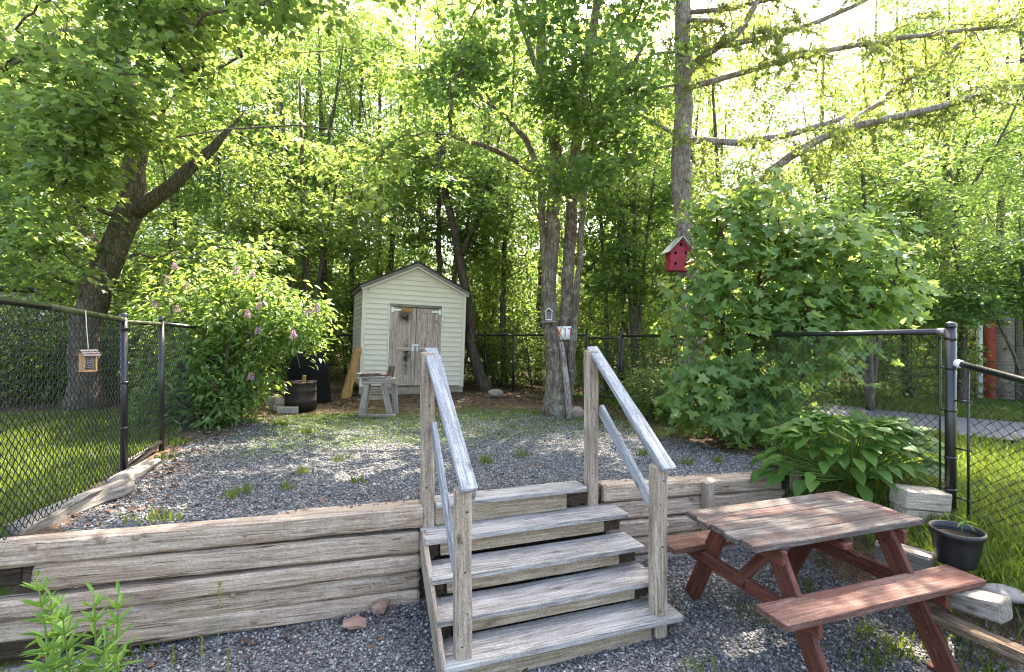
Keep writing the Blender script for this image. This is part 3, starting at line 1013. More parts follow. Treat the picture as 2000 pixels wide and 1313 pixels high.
# lower run stepping down towards the camera
fd = Vector((.278, -.96)).normalized()
def RP(t): return (R0[0] + fd.x * t, R0[1] + fd.y * t)
fs = thing('chain_link_fence', (*RP(.6), .5), 'lower black chain link fence sloping down from the tall right post', 'fence', 'black chain link fence runs')
cyl('top_rail', fs, (*RP(.05), 1.79), (*RP(1.5), 1.43), .025, M['black_metal'])
cyl('rail_end', fs, (*RP(.035), 1.793), (*RP(.075), 1.783), .030, M['white_paint'])
cyl('tension_bar', fs, (*RP(.12), .52), (*RP(.12), 1.74), .009, M['black_metal'], 6)
for z in (.75, 1.13, 1.5):
    cyl('band_bolt', fs, (*RP(.03), z), (*RP(.14), z), .008, M['black_metal'], 6)
link_mesh(fs, RP(.12), RP(1.5), .50, 1.77, .28, 1.43, .036, .0036)

# ------------------------------------------------------------------ garden shed
SA = .40
sh_o = Vector((-2.97, 9.75, 1.03))
Rsh = Matrix.Rotation(SA, 4, 'Z') @ Matrix.Rotation(.036, 4, 'Y')
SHM = Matrix.Translation(sh_o) @ Rsh
shed = link(bpy.data.objects.new('garden_shed', None))
put(shed, None, SHM)
tag(shed, 'small cream vinyl sided shed with grey wooden double doors', 'shed')
SW, SD, SH = 2.08, 1.8, 1.93
PK = .50
def spart(name, V, F, mat, smooth=False, par=None):
    return mobj(name, pm(name, V, F, mat, smooth), par or shed, SHM)
def sbox(name, x0, x1, y0, y1, z0, z1, mat, par=None, grain='x'):
    """box in shed space whose longest side is the board's own x axis"""
    c = Vector(((x0 + x1) / 2, (y0 + y1) / 2, (z0 + z1) / 2))
    L, W, H = x1 - x0, y1 - y0, z1 - z0
    _bseed[0] += 1
    if grain == 'z':
        me = board_mesh(H, W, L, mat, .003, 2, .001, _bseed[0])
        Mo = SHM @ Matrix.Translation(c) @ RY(-math.pi / 2)
    else:
        me = board_mesh(L, W, H, mat, .003, 2, .001, _bseed[0])
        Mo = SHM @ Matrix.Translation(c)
    return mobj(name, me, par or shed, Mo)
M['shed_core'] = plain('sheathing', (.30, .28, .21), .9, 0, .1, 6, .2, 0)
spart('wall_core', [(0.02, .02, 0), (SW - .02, .02, 0), (SW - .02, SD, 0), (.02, SD, 0), (.02, .02, SH), (SW - .02, .02, SH), (SW - .02, SD, SH), (.02, SD, SH), (SW / 2, .02, SH + PK - .03), (SW / 2, SD, SH + PK - .03)],
      [(0, 1, 5, 8, 4), (3, 7, 9, 6, 2), (0, 4, 7, 3), (1, 2, 6, 5), (0, 3, 2, 1), (4, 8, 9, 7), (5, 6, 9, 8)], M['shed_core'])
CH = .1016
def course(x0, x1, z0, x0t=None, x1t=None, h=CH):
    x0t = x0 if x0t is None else x0t; x1t = x1 if x1t is None else x1t
    V = [(x0, -.014, z0), (x1, -.014, z0), (x1t, .004, z0 + h), (x0t, .004, z0 + h), (x0, .012, z0), (x1, .012, z0), (x1t, .012, z0 + h), (x0t, .012, z0 + h),
         (x0, -.014, z0 + .012), (x1, -.014, z0 + .012)]
    F = [(0, 1, 9, 8), (8, 9, 2, 3), (0, 4, 5, 1), (3, 2, 6, 7), (0, 8, 3, 7, 4), (1, 5, 6, 2, 9)]
    spart('siding_board', V, F, M['siding'])
DX0, DX1, DZ = .54, 1.56, 1.60
k = 0; z = 0.0
while z < SH + PK - .06:
    h = CH
    if z + h <= DZ + .04:
        course(.05, DX0 - .035, z); course(DX1 + .035, SW - .05, z)
    elif z + h <= SH:
        course(.05, SW - .05, z)
    else:
        def edge(zz): return max(0.0, (zz - SH) / PK) * SW / 2
        b0 = max(.05, edge(z)); t0 = edge(z + h)
        if t0 < SW / 2 - .02:
            course(b0, SW - b0, z, max(t0, b0), SW - max(t0, b0))
        else:
            course(b0, SW - b0, z, SW / 2 - .01, SW / 2 + .01, SH + PK - z - .02)
    z += h; k += 1
for i in range(19):   # left side courses
    z = i * CH
    V = [(-.014, .05, z), (-.014, SD, z), (.004, SD, z + CH), (.004, .05, z + CH), (.012, .05, z), (.012, SD, z), (.012, SD, z + CH), (.012, .05, z + CH)]
    spart('siding_board', V, [(0, 3, 2, 1), (0, 1, 5, 4), (0, 4, 7, 3), (1, 2, 6, 5), (2, 3, 7, 6)], M['siding'])
for x0 in (-.02, SW - .055):
    sbox('corner_trim', x0, x0 + .075, -.022, .05, -.02, SH - .01 if x0 > 1 else SH, M['siding'], grain='z')
sbox('door_trim', DX0 - .04, DX0 - .018, -.030, .01, -.01, DZ + .03, M['trim_white'], grain='z')
sbox('door_trim', DX1 + .018, DX1 + .040, -.030, .01, -.01, DZ + .03, M['trim_white'], grain='z')
sbox('door_frame', DX0 - .016, DX0 + .055, -.026, .02, -.03, DZ - .01, M['door_wood'], grain='z')
sbox('door_frame', DX1 - .055, DX1 + .016, -.026, .02, -.03, DZ - .01, M['door_wood'], grain='z')
sbox('door_header', DX0 - .016, DX1 + .016, -.034, .02, DZ - .012, DZ + .045, M['fascia'])
def stain_mat():
    m = M['door_wood'].copy(); m.name = 'stained_plywood'
    nt = m.node_tree; b = nt.nodes['Principled BSDF']
    src = b.inputs['Base Color'].links[0].from_socket
    tc = nt.nodes.new('ShaderNodeTexCoord')
    n = noise_t(nt, tc.outputs['Object'], 5, 5, .7)
    fs_ = []
    for (cx_, cz_, sx_, sz_) in ((-.22, -.05, 2.7, 8.0), (.60, -.02, 5.0, 5.0)):
        gr = nt.nodes.new('ShaderNodeTexGradient'); gr.gradient_type = 'SPHERICAL'
        mp = nt.nodes.new('ShaderNodeMapping'); mp.inputs['Scale'].default_value = (sx_, 6, sz_); mp.inputs['Location'].default_value = (-cx_ * sx_, 0, -cz_ * sz_)
        nt.links.new(tc.outputs['Object'], mp.inputs[0]); nt.links.new(mp.outputs[0], gr.inputs[0])
        fs_.append(math_n(nt, 'MULTIPLY', gr.outputs[1], ramp(nt, n, [(.35, .3), (.6, 1.7)]), True))
    f = math_n(nt, 'ADD', fs_[0], fs_[1], True)
    c = mixc(nt, f, src, (.035, .025, .022))
    nt.links.new(c, b.inputs['Base Color'])
    return m
M['stained'] = stain_mat()
mid = (DX0 + DX1) / 2
for side in (0, 1):
    a, b = (DX0 + .058, mid - .006) if side == 0 else (mid + .006, DX1 - .058)
    dr = sbox('door', a, b, -.006, .012, 0.0, DZ - .03, M['stained'] if side == 0 else M['door_wood'], grain='z')
    dr['label'] = 'left door leaf with dark rot stains' if side == 0 else 'right door leaf of weathered plywood'
    for (x0, x1) in ((a, a + .075), (b - .075, b)):
        sbox('stile', x0, x1, -.030, -.005, 0.0, DZ - .032, M['door_wood'], dr, 'z')
    for (z0, z1, mt) in ((DZ - .115, DZ - .034, 'raw_wood' if side == 0 else 'door_wood'), (.70, .775, 'door_wood'), (.002, .07, 'door_wood')):
        sbox('cross_rail', a + .077, b - .077, -.027, -.005, z0, z1, M[mt], dr)
    hx = a if side == 0 else b
    s = 1 if side == 0 else -1
    x0, x1 = sorted((hx - s * .055, hx + s * .14))
    sbox('hinge', x0, x1, -.040, -.031, DZ - .100, DZ - .062, M['white_paint'], dr)
    x0, x1 = sorted((hx - s * .055, hx - s * .005))
    sbox('hinge', x0, x1, -.041, -.032, DZ - .135, DZ - .035, M['white_paint'], dr)
hs = sbox('hasp', mid - .075, mid + .065, -.046, -.031, .80, .84, M['white_paint'])
for dx in (-.055, .03):
    sbox('latch_plate', mid + dx - .022, mid + dx + .022, -.045, -.031, .70, .79, M['white_paint'])
sbox('padlock', mid - .018, mid + .022, -.066, -.047, .735, .79, M['galv'])
sbox('skid_beam', -.02, SW + .01, -.02, .10, -.175, -.022, M['post'])
sbox('skid_beam', -.02, SW + .01, SD - .12, SD, -.175, -.022, M['post'])
for x in (.12, SW - .15):
    o = sbox('concrete_block', x - .10, x + .10, .01, .2, -.36, -.177, M['concrete'])
# roof: two slabs with overhang, grey fascia on the gable, white line below it
ang = math.atan2(PK, SW / 2)
for s in (0, 1):
    ov = .055
    pe = (-ov if s == 0 else SW + ov)
    ze = SH - ov * math.tan(ang)
    x0, z0, x1, z1 = pe, ze, SW / 2, SH + PK
    nx, nz = (-math.sin(ang) if s == 0 else math.sin(ang)), math.cos(ang)
    def slab(name, y0, y1, b0, b1, mat):
        V = []
        for (x, zz) in ((x0, z0), (x1, z1)):
            for y in (y0, y1):
                for t in (b0, b1):
                    if x == x1:
                        V.append((x, y, zz + t / math.cos(ang)))
                    else:
                        V.append((x + nx * t, y, zz + nz * t))
        F = [(0, 1, 3, 2), (4, 6, 7, 5), (0, 4, 5, 1), (2, 3, 7, 6), (0, 2, 6, 4), (1, 5, 7, 3)]
        if s: F = [tuple(reversed(f)) for f in F]
        spart(name, V, F, mat)
    M.setdefault('shingle', plain('asphalt_shingle', (.05, .048, .045), .95, 0, .3, 25, .2, .4))
    slab('roof', -.13, SD + .1, .055, .085, M['shingle'])
    slab('fascia_board', -.115, -.085, -.012, .053, M['fascia'])
    slab('rake_trim', -.100, -.02, -.036, -.013, M['trim_white'])
    slab('soffit', -.083, SD + .08, .0, .05, M['fascia'])

# ------------------------------------------------------------------ things around the shed
# split log leaning against the shed
lg = thing('leaning_log', at(676, 770, 9.3), 'split orange log leaning against the left side of the shed', 'log')
p0 = at(674, 772, 9.3); p0.z = g(p0.x, p0.y) - .01
p1 = at(700, 678, 9.75)
V, F = [], []
for i in range(9):
    t = i / 8
    c = p0.lerp(p1, t)
    w = .10 * (1 - .25 * t) * (1 + .07 * math.sin(i * 2.1))
    for k, (a, rr) in enumerate(((0, 1), (1.1, 1.05), (2.1, .95), (3.14, 1), (4.1, .55), (5.2, .5))):
        V.append((c.x + w * rr * math.cos(a) + .007 * math.sin(i * 3 + k), c.y - w * rr * .7 * math.sin(a), c.z + .01 * math.sin(i * 5 + k)))
for i in range(8):
    for k in range(6):
        F.append((i * 6 + k, i * 6 + (k + 1) % 6, i * 6 + 6 + (k + 1) % 6, i * 6 + 6 + k))
F += [tuple(range(6)), tuple(range(53, 47, -1))]
d = (p1 - p0).normalized(); qd = d.to_track_quat('X', 'Z').to_matrix().to_4x4(); qd.translation = p0
inv = qd.inverted()
mobj('split_wood', pm('split_wood', [inv @ Vector(v) for v in V], F, M['raw_wood']), lg, qd)

# fire drum
bx, by = at(586, 0, 7.65).x, 7.65
bz = g(bx, by)
dr = thing('fire_drum', (bx, by, bz), 'rusty cut down steel drum full of scrap wood beside the bush', 'drum')
V, F = lathe([(0, .03), (.225, .03), (.235, 0), (.236, .14), (.243, .15), (.236, .16), (.236, .30), (.243, .31), (.236, .32), (.236, .42), (.246, .43), (.236, .44), (.222, .43), (.22, .06), (0, .06)], 32)
mobj('drum_wall', pm('drum_wall', V, F, M['steel_drum'], True), dr, T(bx, by, bz))
V, F = [], []
for i in range(7):
    for j in range(5):
        a = math.radians(205 + i * 6); zz = .43 - j * .04 * (1.2 - abs(i - 3) * .3)
        V.append((.2385 * math.cos(a), .2385 * math.sin(a), zz))
for i in range(6):
    for j in range(4):
        F.append((i * 5 + j, i * 5 + j + 1, i * 5 + j + 6, i * 5 + j + 5))
mobj('rust_patch', pm('rust_patch', V, F, M['rust'], True), dr, T(bx, by, bz))
for i, (dx, dy, hx, hy, l) in enumerate(((.03, -.03, .25, .15, .42), (-.05, .05, -.3, .2, .3), (.08, .08, .5, -.3, .32), (-.02, .1, .1, .5, .25))):
    a = Vector((bx + dx, by + dy, bz + .12)); b = a + Vector((hx * .4, hy * .4, 1)).normalized() * l
    o = board('scrap_wood', None, a, b, .05, .022, M['raw_wood' if i == 0 else 'grey_board'], up=(0, -1, 0))
    tag(o, ['orange stick of scrap wood poking out of the drum', 'grey stick of scrap wood at left in the drum', 'short grey stick of scrap wood at right in the drum', 'short grey stick of scrap wood at the back of the drum'][i], 'stick')

# covered grill behind the drum
gx, gy = at(603, 0, 8.7).x, 8.7
gzz = g(gx, gy)
cg = thing('covered_grill', (gx, gy, gzz), 'bulky object under a black cover behind the rusty drum', 'grill')
V, F = [], []
nr, ns = 12, 28
for i in range(nr + 1):
    t = i / nr
    z = .92 * t
    prof = (1 - .12 * t) if t < .5 else (.94 * math.sqrt(max(0, 1 - ((t - .5) / .5) ** 2 * .97)))
    for k in range(ns):
        a = 2 * math.pi * k / ns
        f = .035 * math.sin(5 * a + 2 * t) * (1 - t) + .02 * mnoise.noise(Vector((math.cos(a) * 2, math.sin(a) * 2, t * 4)))
        ex = abs(math.cos(a)) ** .85 * math.copysign(1, math.cos(a)); ey = abs(math.sin(a)) ** .85 * math.copysign(1, math.sin(a))
        V.append((.36 * ex * (prof + f), .30 * ey * (prof + f), z))
for i in range(nr):
    for k in range(ns):
        F.append((i * ns + k, i * ns + (k + 1) % ns, (i + 1) * ns + (k + 1) % ns, (i + 1) * ns + k))
F.append(tuple(range(nr * ns, (nr + 1) * ns)))
mobj('cover', pm('cover', V, F, M['cover'], True), cg, T(gx, gy, gzz - .01))

# concrete blocks by the drum
for (pxl, Yl, zoff, L, lab) in ((561, 7.36, 0, .28, 'pale concrete block lying lowest beside the drum'), (548, 7.50, 0, .20, 'concrete block standing between bush and drum'),
                                (548, 7.50, .105, .15, 'small pale concrete block stacked on top beside the drum'), (536, 7.62, .0, .2, 'brownish concrete block tucked under the flowering bush')):
    x = at(pxl, 0, Yl).x
    hh = .095 if zoff or L > .25 else .10
    if L == .2 and pxl == 536: hh = .20
    o = board('concrete_block', None, Vector((x - L / 2, Yl, g(x, Yl) + zoff + hh / 2 - .003)), Vector((x + L / 2, Yl + .05, g(x, Yl) + zoff + hh / 2 - .003)), .13, hh, M['concrete'], ch=.008, segs=3, jit=.006)
    tag(o, lab, 'block', 'concrete blocks by the drum')

# small trestle in front of the shed
tx, ty = at(739, 0, 7.45).x, 7.45
tz = g(tx, ty)
tr = thing('wooden_trestle', (tx, ty, tz), 'small grey wooden trestle standing in front of the shed', 'trestle', rz=.12)
TM = WM[tr]
def tb(name, a, b, w, h, mat='grey_board', up=(0, 0, 1)):
    return board(name, tr, TM @ Vector(a), TM @ Vector(b), w, h, M[mat], up=up, segs=3, jit=.003)
tb('top_plank', (-.23, 0, .52), (.25, 0, .52), .20, .085)
for y in (-.09, .12):
    tb('leg', (-.24, y, 0), (-.16, y * .8, .478), .085, .035, up=(0, -1, 0))
    tb('leg', (.19 if y < 0 else .24, y, 0), (.08 if y < 0 else .22, y * .8, .478), .085, .035, up=(0, -1, 0))
tb('foot_rail', (-.27, -.125, .02), (.27, -.125, .02), .03, .035)
tb('cross_rail', (-.17, .02, .27), (.15, .02, .27), .03, .06, 'riser')
for (a, b, w, h, lab, mt) in (((-.30, -.03, .578), (.12, -.02, .578), .16, .024, 'grey board lying lowest on the trestle', 'grey_board'),
                         ((-.26, .0, .606), (.16, .02, .606), .13, .024, 'reddish board lying on top of the trestle', 'bench_top'),
                         ((-.31, -.02, .632), (.03, .03, .632), .15, .02, 'dark topmost board on the trestle', 'fascia')):
    o = board('loose_board', None, TM @ Vector(a), TM @ Vector(b), w, h, M[mt], segs=3, jit=.003); tag(o, lab, 'board')
o = board('wood_block', None, TM @ Vector((.165, .0, .60)), TM @ Vector((.20, .0, .74)), .085, .06, M['rot_wood'], up=(0, -1, 0), segs=2, jit=.004)
tag(o, 'upright mossy wood block on the right of the trestle', 'block')

# ------------------------------------------------------------------ picnic table
tc_ = Vector((1.93, 3.31, .10)); ta = .30
pt = thing('picnic_table', tc_, 'small red stained picnic table with a worn grey top and two benches', 'picnic table', rot=Matrix.Rotation(ta, 4, 'Z') @ Matrix.Rotation(-.012, 4, 'Y'))
PM_ = WM[pt]
def tbl(name, a, b, w, h, mat, up=(0, 0, 1), segs=8, jit=.003):
    u_ = PM_.to_3x3() @ Vector(up)
    return board(name, pt, PM_ @ Vector(a), PM_ @ Vector(b), w, h, M[mat], up=u_, segs=segs, jit=jit, ch=.005)
zt = .715
pw = .62 / 5
for i in range(5):
    y = -.31 + pw * (i + .5)
    e = (.012, -.006, .008, -.012, .004)[i]
    tbl('table_plank', (-.68 + e, y, zt - .019), (.66 + e * .7, y, zt - .019 + (i % 2) * .002), pw - .005, .038, 'table_top')
for s in (-1, 1):
    b_ = tbl('bench_plank', (-.73, s * .475, .415), (.77, s * .475, .415), .215, .040, 'bench_top')
    for (x, _) in ((-.44, 0), (.44, 0)):
        xs_ = x
        tbl('leg', (xs_, s * .20, zt - .045), (xs_, s * .60, -.085), .038, .125, 'red_wood', up=(0, -s, .5), segs=4)
        tbl('skid_foot', (xs_ - .0, s * .47, -.075), (xs_, s * .72, -.083), .05, .035, 'red_wood', segs=2)
for x in (-.44, .44):
    o = .041 if x < 0 else -.041
    tbl('seat_beam', (x - o, -.56, .345), (x - o, .56, .345), .036, .09, 'red_wood', segs=4)
    tbl('top_cleat', (x - o, -.33, zt - .085), (x - o, .33, zt - .085), .036, .085, 'red_wood', segs=3)
    tbl('brace', (x - o * 2.2, 0.0, .34), (x * .15, 0.0, zt - .055), .036, .075, 'red_wood', up=(0, 1, 0), segs=3)
tbl('top_cleat', (0.0, -.33, zt - .08), (0.0, .33, zt - .08), .07, .036, 'red_wood', segs=3)

for x in (-.44, .44):
    o = .041 if x < 0 else -.041
    for s in (-1, 1):
        for (yy, zz) in ((s * .245, zt - .13), (s * .375, .345)):
            disc('bolt', pt, PM_ @ Vector((x - .0215 if x < 0 else x - .0215, yy, zz)), PM_.to_3x3() @ Vector((-1, 0, 0)), .011, M['screw'], .005)
# ------------------------------------------------------------------ right slope: timbers, blocks, pot, stones
def loose(name, a, b, w, h, mat, lab, cat, up=(0, 0, 1), jit=.012):
    o = board(name, None, a, b, w, h, M[mat], up=up, segs=max(3, int((Vector(b) - Vector(a)).length / .1)), jit=jit, ch=.014)
    return tag(o, lab, cat)
def onray(px, py, Y): return at(px, py, Y)
sb = thing('timber_end_wall', (3.25, 4.05, .5), 'two stacked pale timbers beside the hosta at the right post', 'timber wall')
for k, (z, h) in enumerate(((.705, .145), (.558, .145))):
    a = Vector((3.06, 3.96, z + .025)); b = Vector((3.40, 3.94, z + .0))
    board('timber', sb, a, b, .20, h, M['pale_timber'], segs=5, jit=.004, ch=.008)
board('timber', sb, Vector((3.04, 4.02, .41)), Vector((3.36, 4.02, .40)), .22, .145, M['timber_grey'], segs=5, jit=.008, ch=.012)
loose('edging_timber', at(1712, 1075, 3.66), at(1822, 1108, 3.42), .15, .15, 'timber_grey', 'grey edging timber under the table in front of the black pot', 'timber')
loose('edging_timber', at(1845, 1158, 3.06), at(1966, 1194, 2.80), .15, .12, 'timber_grey', 'split grey edging timber right of the front bench', 'timber')
loose('edging_timber', at(1800, 1190, 3.05), at(2020, 1290, 2.60), .12, .06, 'rot_wood', 'rotting brown edging timber lying lowest at the right', 'timber')

pxp, pyp = 2.93, 3.29
pz = .50
po = thing('plant_pot', (pxp, pyp, pz), 'round black plastic plant pot at the foot of the right fence', 'pot')
V, F = lathe([(0, .0), (.128, 0), (.132, .01), (.155, .12), (.158, .125), (.160, .17), (.163, .175), (.172, .245), (.186, .25), (.190, .27), (.186, .29), (.172, .29), (.166, .24)], 40)
V = [(x * .78, y * .78, z * .8) for x, y, z in V]
mobj('pot_wall', pm('pot_wall', V, F, M['black'], True), po, T(pxp, pyp, pz) @ RX(.03))
V, F = lathe([(0, .19), (.07, .187), (.128, .184)], 24)
mobj('soil', pm('soil', V, F, M['soil'], True), po, T(pxp, pyp, pz) @ RX(.03))

def rock(name, loc, size, mat, label, seed, cat='rock', rz=0, sub=3, rough=.22):
    import bmesh
    bm = bmesh.new()
    bmesh.ops.create_icosphere(bm, subdivisions=sub, radius=1)
    for v_ in bm.verts:
        n = mnoise.fractal(v_.co * 1.1 + Vector((seed * 3.1, 0, 0)), 1, 2, 4)
        v_.co *= 1 + rough * n
        v_.co.x *= size[0]; v_.co.y *= size[1]; v_.co.z *= size[2]
        v_.co.z = max(v_.co.z, -size[2] * .7)
    me = bpy.data.meshes.new(name); bm.to_mesh(me); bm.free()
    me.materials.append(mat)
    me.polygons.foreach_set('use_smooth', [seed % 2 == 0] * len(me.polygons))
    return tag(mobj(name, me, None, T(*loc) @ RZ(rz)), label, cat)

def on_g(px, Y, dz=0):
    x = at(px, 0, Y).x
    return (x, Y, g(x, Y) + dz)
rock('flat_stone', at(1960, 1158, 3.05), (.12, .10, .035), M['stone_pale'], 'flat pale grey stone on the grass right of the bench', 4, 'stone')
o = rock('flat_stone', (on_g(690, 3.22, .03)), (.085, .075, .03), M['stone_red'], 'flat pinkish stone at the foot of the timber wall', 7, 'stone', .4, 1, .35)
o = rock('flat_stone', (on_g(744, 3.38, .04)), (.075, .055, .045), M['stone_red'], 'tilted brown stone nearest the left side of the stairs', 9, 'stone', 1.0, 1, .35)
o = rock('small_stone', (on_g(1122, 7.75, .06)), (.16, .12, .11), M['stone'], 'round brown stone beside the foot of the leaning pole', 6)
o = rock('small_stone', (on_g(968, 9.7, .08)), (.15, .12, .09), M['stone'], 'low brown stone at the woods edge right of the shed', 8)
o = rock('small_stone', (on_g(640, 3.72, .02)), (.028, .02, .018), M['stone_pale'], 'tiny white pebble on top of the timber wall', 3, 'pebble')
o['label'] = 'small white pebble behind the timber wall top'

# old timbers at the foot of the left fence
loose('rotten_timber', Vector((-2.88, 2.86, .865)), Vector((-2.80, 3.62, .925)), .15, .085, 'timber_grey', 'split grey rotten timber lying along the left fence', 'timber', jit=.03)
loose('rotten_timber', Vector((-2.98, 3.10, .86)), Vector((-2.93, 3.45, .90)), .07, .06, 'timber_grey', 'short broken grey piece beside the rotten timber', 'timber', jit=.03)
loose('rotten_timber', Vector((-3.0, 3.75, .885)), Vector((-3.13, 4.35, .90)), .12, .06, 'timber_grey', 'half buried grey timber under the left gate post', 'timber', jit=.025)
loose('rotten_timber', Vector((-3.27, 4.2, .895)), Vector((-3.50, 4.86, .905)), .09, .045, 'timber', 'thin brown timber along the foot of the left gate', 'timber', jit=.02)

# ------------------------------------------------------------------ bird feeder on the left fence
fx, fy = -2.72, 3.20
fz = 1.78
FS = .66
bf = thing('bird_feeder', (fx, fy, fz), 'little cedar suet feeder with shingled roof hanging on the left fence', 'bird feeder', rz=1.22)
BM = WM[bf]
def fb_(name, a, b, w, h, mat, up=(0, 0, 1), par=None):
    a = tuple(FS * q for q in a); b = tuple(FS * q for q in b); w *= FS; h *= FS
    return board(name, par or bf, BM @ Vector(a), BM @ Vector(b), w, h, M[mat], up=BM.to_3x3() @ Vector(up), ch=.0015)
fb_('side_panel', (-.052, 0, 0), (-.052, 0, .17), .075, .014, 'cedar', (1, 0, 0))
fb_('side_panel', (.052, 0, .0), (.052, 0, .17), .075, .014, 'cedar', (1, 0, 0))
fb_('base_board', (-.06, 0, -.006), (.06, 0, -.006), .085, .013, 'cedar')
for s in (-1, 1):
    for k in range(3):
        y0 = s * (.062 - k * .021); zz = .150 + k * .0215
        fb_('roof_shingle', (-.075, y0, zz), (.075, y0, zz), .027, .006, 'grey_board', (0, s * .66, 1))
acc = Acc()
for s in (-1, 1):
    for i in range(7):
        x = -.042 + i * .014
        acc.tube([(x * FS, s * .036 * FS, .0), (x * FS, s * .036 * FS, .15 * FS)], .0011, 4)
    for i in range(9):
        acc.tube([(-.045 * FS, s * .036 * FS, (.01 + i * .017) * FS), (.045 * FS, s * .036 * FS, (.01 + i * .017) * FS)], .0011, 4)
mobj('wire_cage', acc.mesh('wire_cage', M['galv']), bf, BM)
acc = Acc()
top = BM.inverted() @ Vector((-2.77, 3.24, 2.165))
acc.tube([(0, 0, .20 * FS), (0, 0, .235 * FS), (top.x * .5, top.y * .5, .25), tuple(top)], .0024, 5)
mobj('hanging_cord', acc.mesh('hanging_cord', M['string']), bf, BM)

# ------------------------------------------------------------------ buildings seen through the trees
nb = thing('neighbour_shed', (-10.2, 9.6, .7), 'white neighbouring shed glimpsed through the left fence', 'shed', rz=.5)
NM = WM[nb]
def nbox(name, par, Mx, c, s, mat):
    acc = Acc(); acc.box((0, 0, 0), s)
    return mobj(name, acc.mesh(name, mat), par, Mx @ T(*c))
nbox('wall', nb, NM, (0, 0, 1.0), (2.2, 2.0, 2.2), M['white_paint'])
for i in range(6):
    nbox('wall_panel', nb, NM, (-.92 + i * .368, -1.012, .95), (.355, .03, 1.9), M['trim_white'])
nbox('corner_post', nb, NM, (1.12, -1.0, .95), (.09, .09, 1.95), M['white_paint'])
nbox('roof', nb, NM, (0, 0, 2.15), (2.5, 2.3, .1), M['shingle'])
rs = thing('red_stool', (-8.35, 8.95, .75), 'red painted object standing beside the white shed', 'box', rz=.4)
nbox('red_panel', rs, WM[rs], (0, 0, .5), (.35, .3, 1.15), M['red_wall'])
ng = thing('grey_outbuilding', (11.65, 11.2, .5), 'grey boarded outbuilding with a red corner behind the right fence', 'building', rz=-.5)
QM = WM[ng]
nbox('wall', ng, QM, (1.5, 1.0, 1.3), (4.2, 2.0, 2.6), M['grey_board'])
for i in range(11):
    nbox('wall_board', ng, QM, (-.45 + i * .37, -.02, 1.3), (.345, .05, 2.55), M['grey_board'])
nbox('corner_post', ng, QM, (-.72, -.03, 1.2), (.20, .22, 2.5), M['red_wall'])
nbox('corner_trim', ng, QM, (-.88, -.06, 1.2), (.09, .12, 2.4), M['white_paint'])
nbox('roof', ng, QM, (1.5, .9, 2.68), (4.8, 2.8, .16), M['shingle'])

# ------------------------------------------------------------------ main trees
def base_of(px, Y):
    x = at(px, 0, Y).x
    return Vector((x, Y, g(x, Y) - .03))

# big leaning maple beyond the left fence
b0 = base_of(165, 7.2)
left_stems = [
    [(b0.x, b0.y, b0.z, .20), P4(168, 640, 7.2, .185), P4(198, 545, 7.15, .178), P4(228, 470, 7.1, .17), P4(256, 400, 7.05, .165), P4(262, 330, 7.0, .14), P4(270, 255, 6.9, .12), P4(248, 160, 6.9, .10), P4(232, 60, 6.9, .085), P4(215, -60, 6.9, .07), P4(200, -240, 6.9, .04)],
    [P4(262, 415, 7.05, .11), P4(310, 385, 6.95, .098), P4(360, 338, 6.85, .085), P4(418, 288, 6.85, .06), P4(450, 252, 6.9, .03), P4(480, 215, 7.0, .012)],
    [P4(210, 520, 7.15, .13), P4(170, 470, 7.4, .12), P4(135, 390, 7.6, .10), P4(110, 300, 7.7, .085), P4(60, 180, 7.7, .07), P4(0, 60, 7.6, .05), P4(-60, -60, 7.5, .03)],
    [P4(240, 150, 6.9, .06), P4(150, 60, 6.4, .05), P4(60, 100, 5.9, .04), P4(-30, 160, 5.5, .03)],
    [P4(265, 300, 7.0, .035), P4(330, 200, 6.7, .028), P4(400, 150, 6.6, .022), P4(470, 110, 6.6, .014)],
]
def no_low_left(C):
    # keep the space in front of the shed and lens side open
    px = 1000 + FPX * C[:, 0] / C[:, 1]; py = 656 - FPX * (C[:, 2] - 2) / C[:, 1]
    free = (px > 170) & (px < 440) & (py > 285) & (py < 620) & (C[:, 1] < 7.35)     # trunk and fork stay in view
    return (py < 590) & ~((px > 560) & (py > 430)) & (C[:, 1] > 3.6) & ~free
left_tree, _ = tree('maple_tree', b0, 'big leaning grey maple with a thick fork beyond the left fence', 'tree', None, left_stems,
     [(-5.0, 6.9, 5.6, 3.2, 2.4, 2.9, 420), (-2.6, 6.1, 5.6, 1.6, 1.6, 2.3, 190), (-6.6, 7.6, 4.0, 2.0, 1.4, 1.5, 110), (-3.6, 5.6, 4.1, 2.2, 1.0, .9, 130)],
     LOBED, .086, 80, .41, M['bark_mid'], M['leaf_maple'], 21, gap=.24, keep=no_low_left)

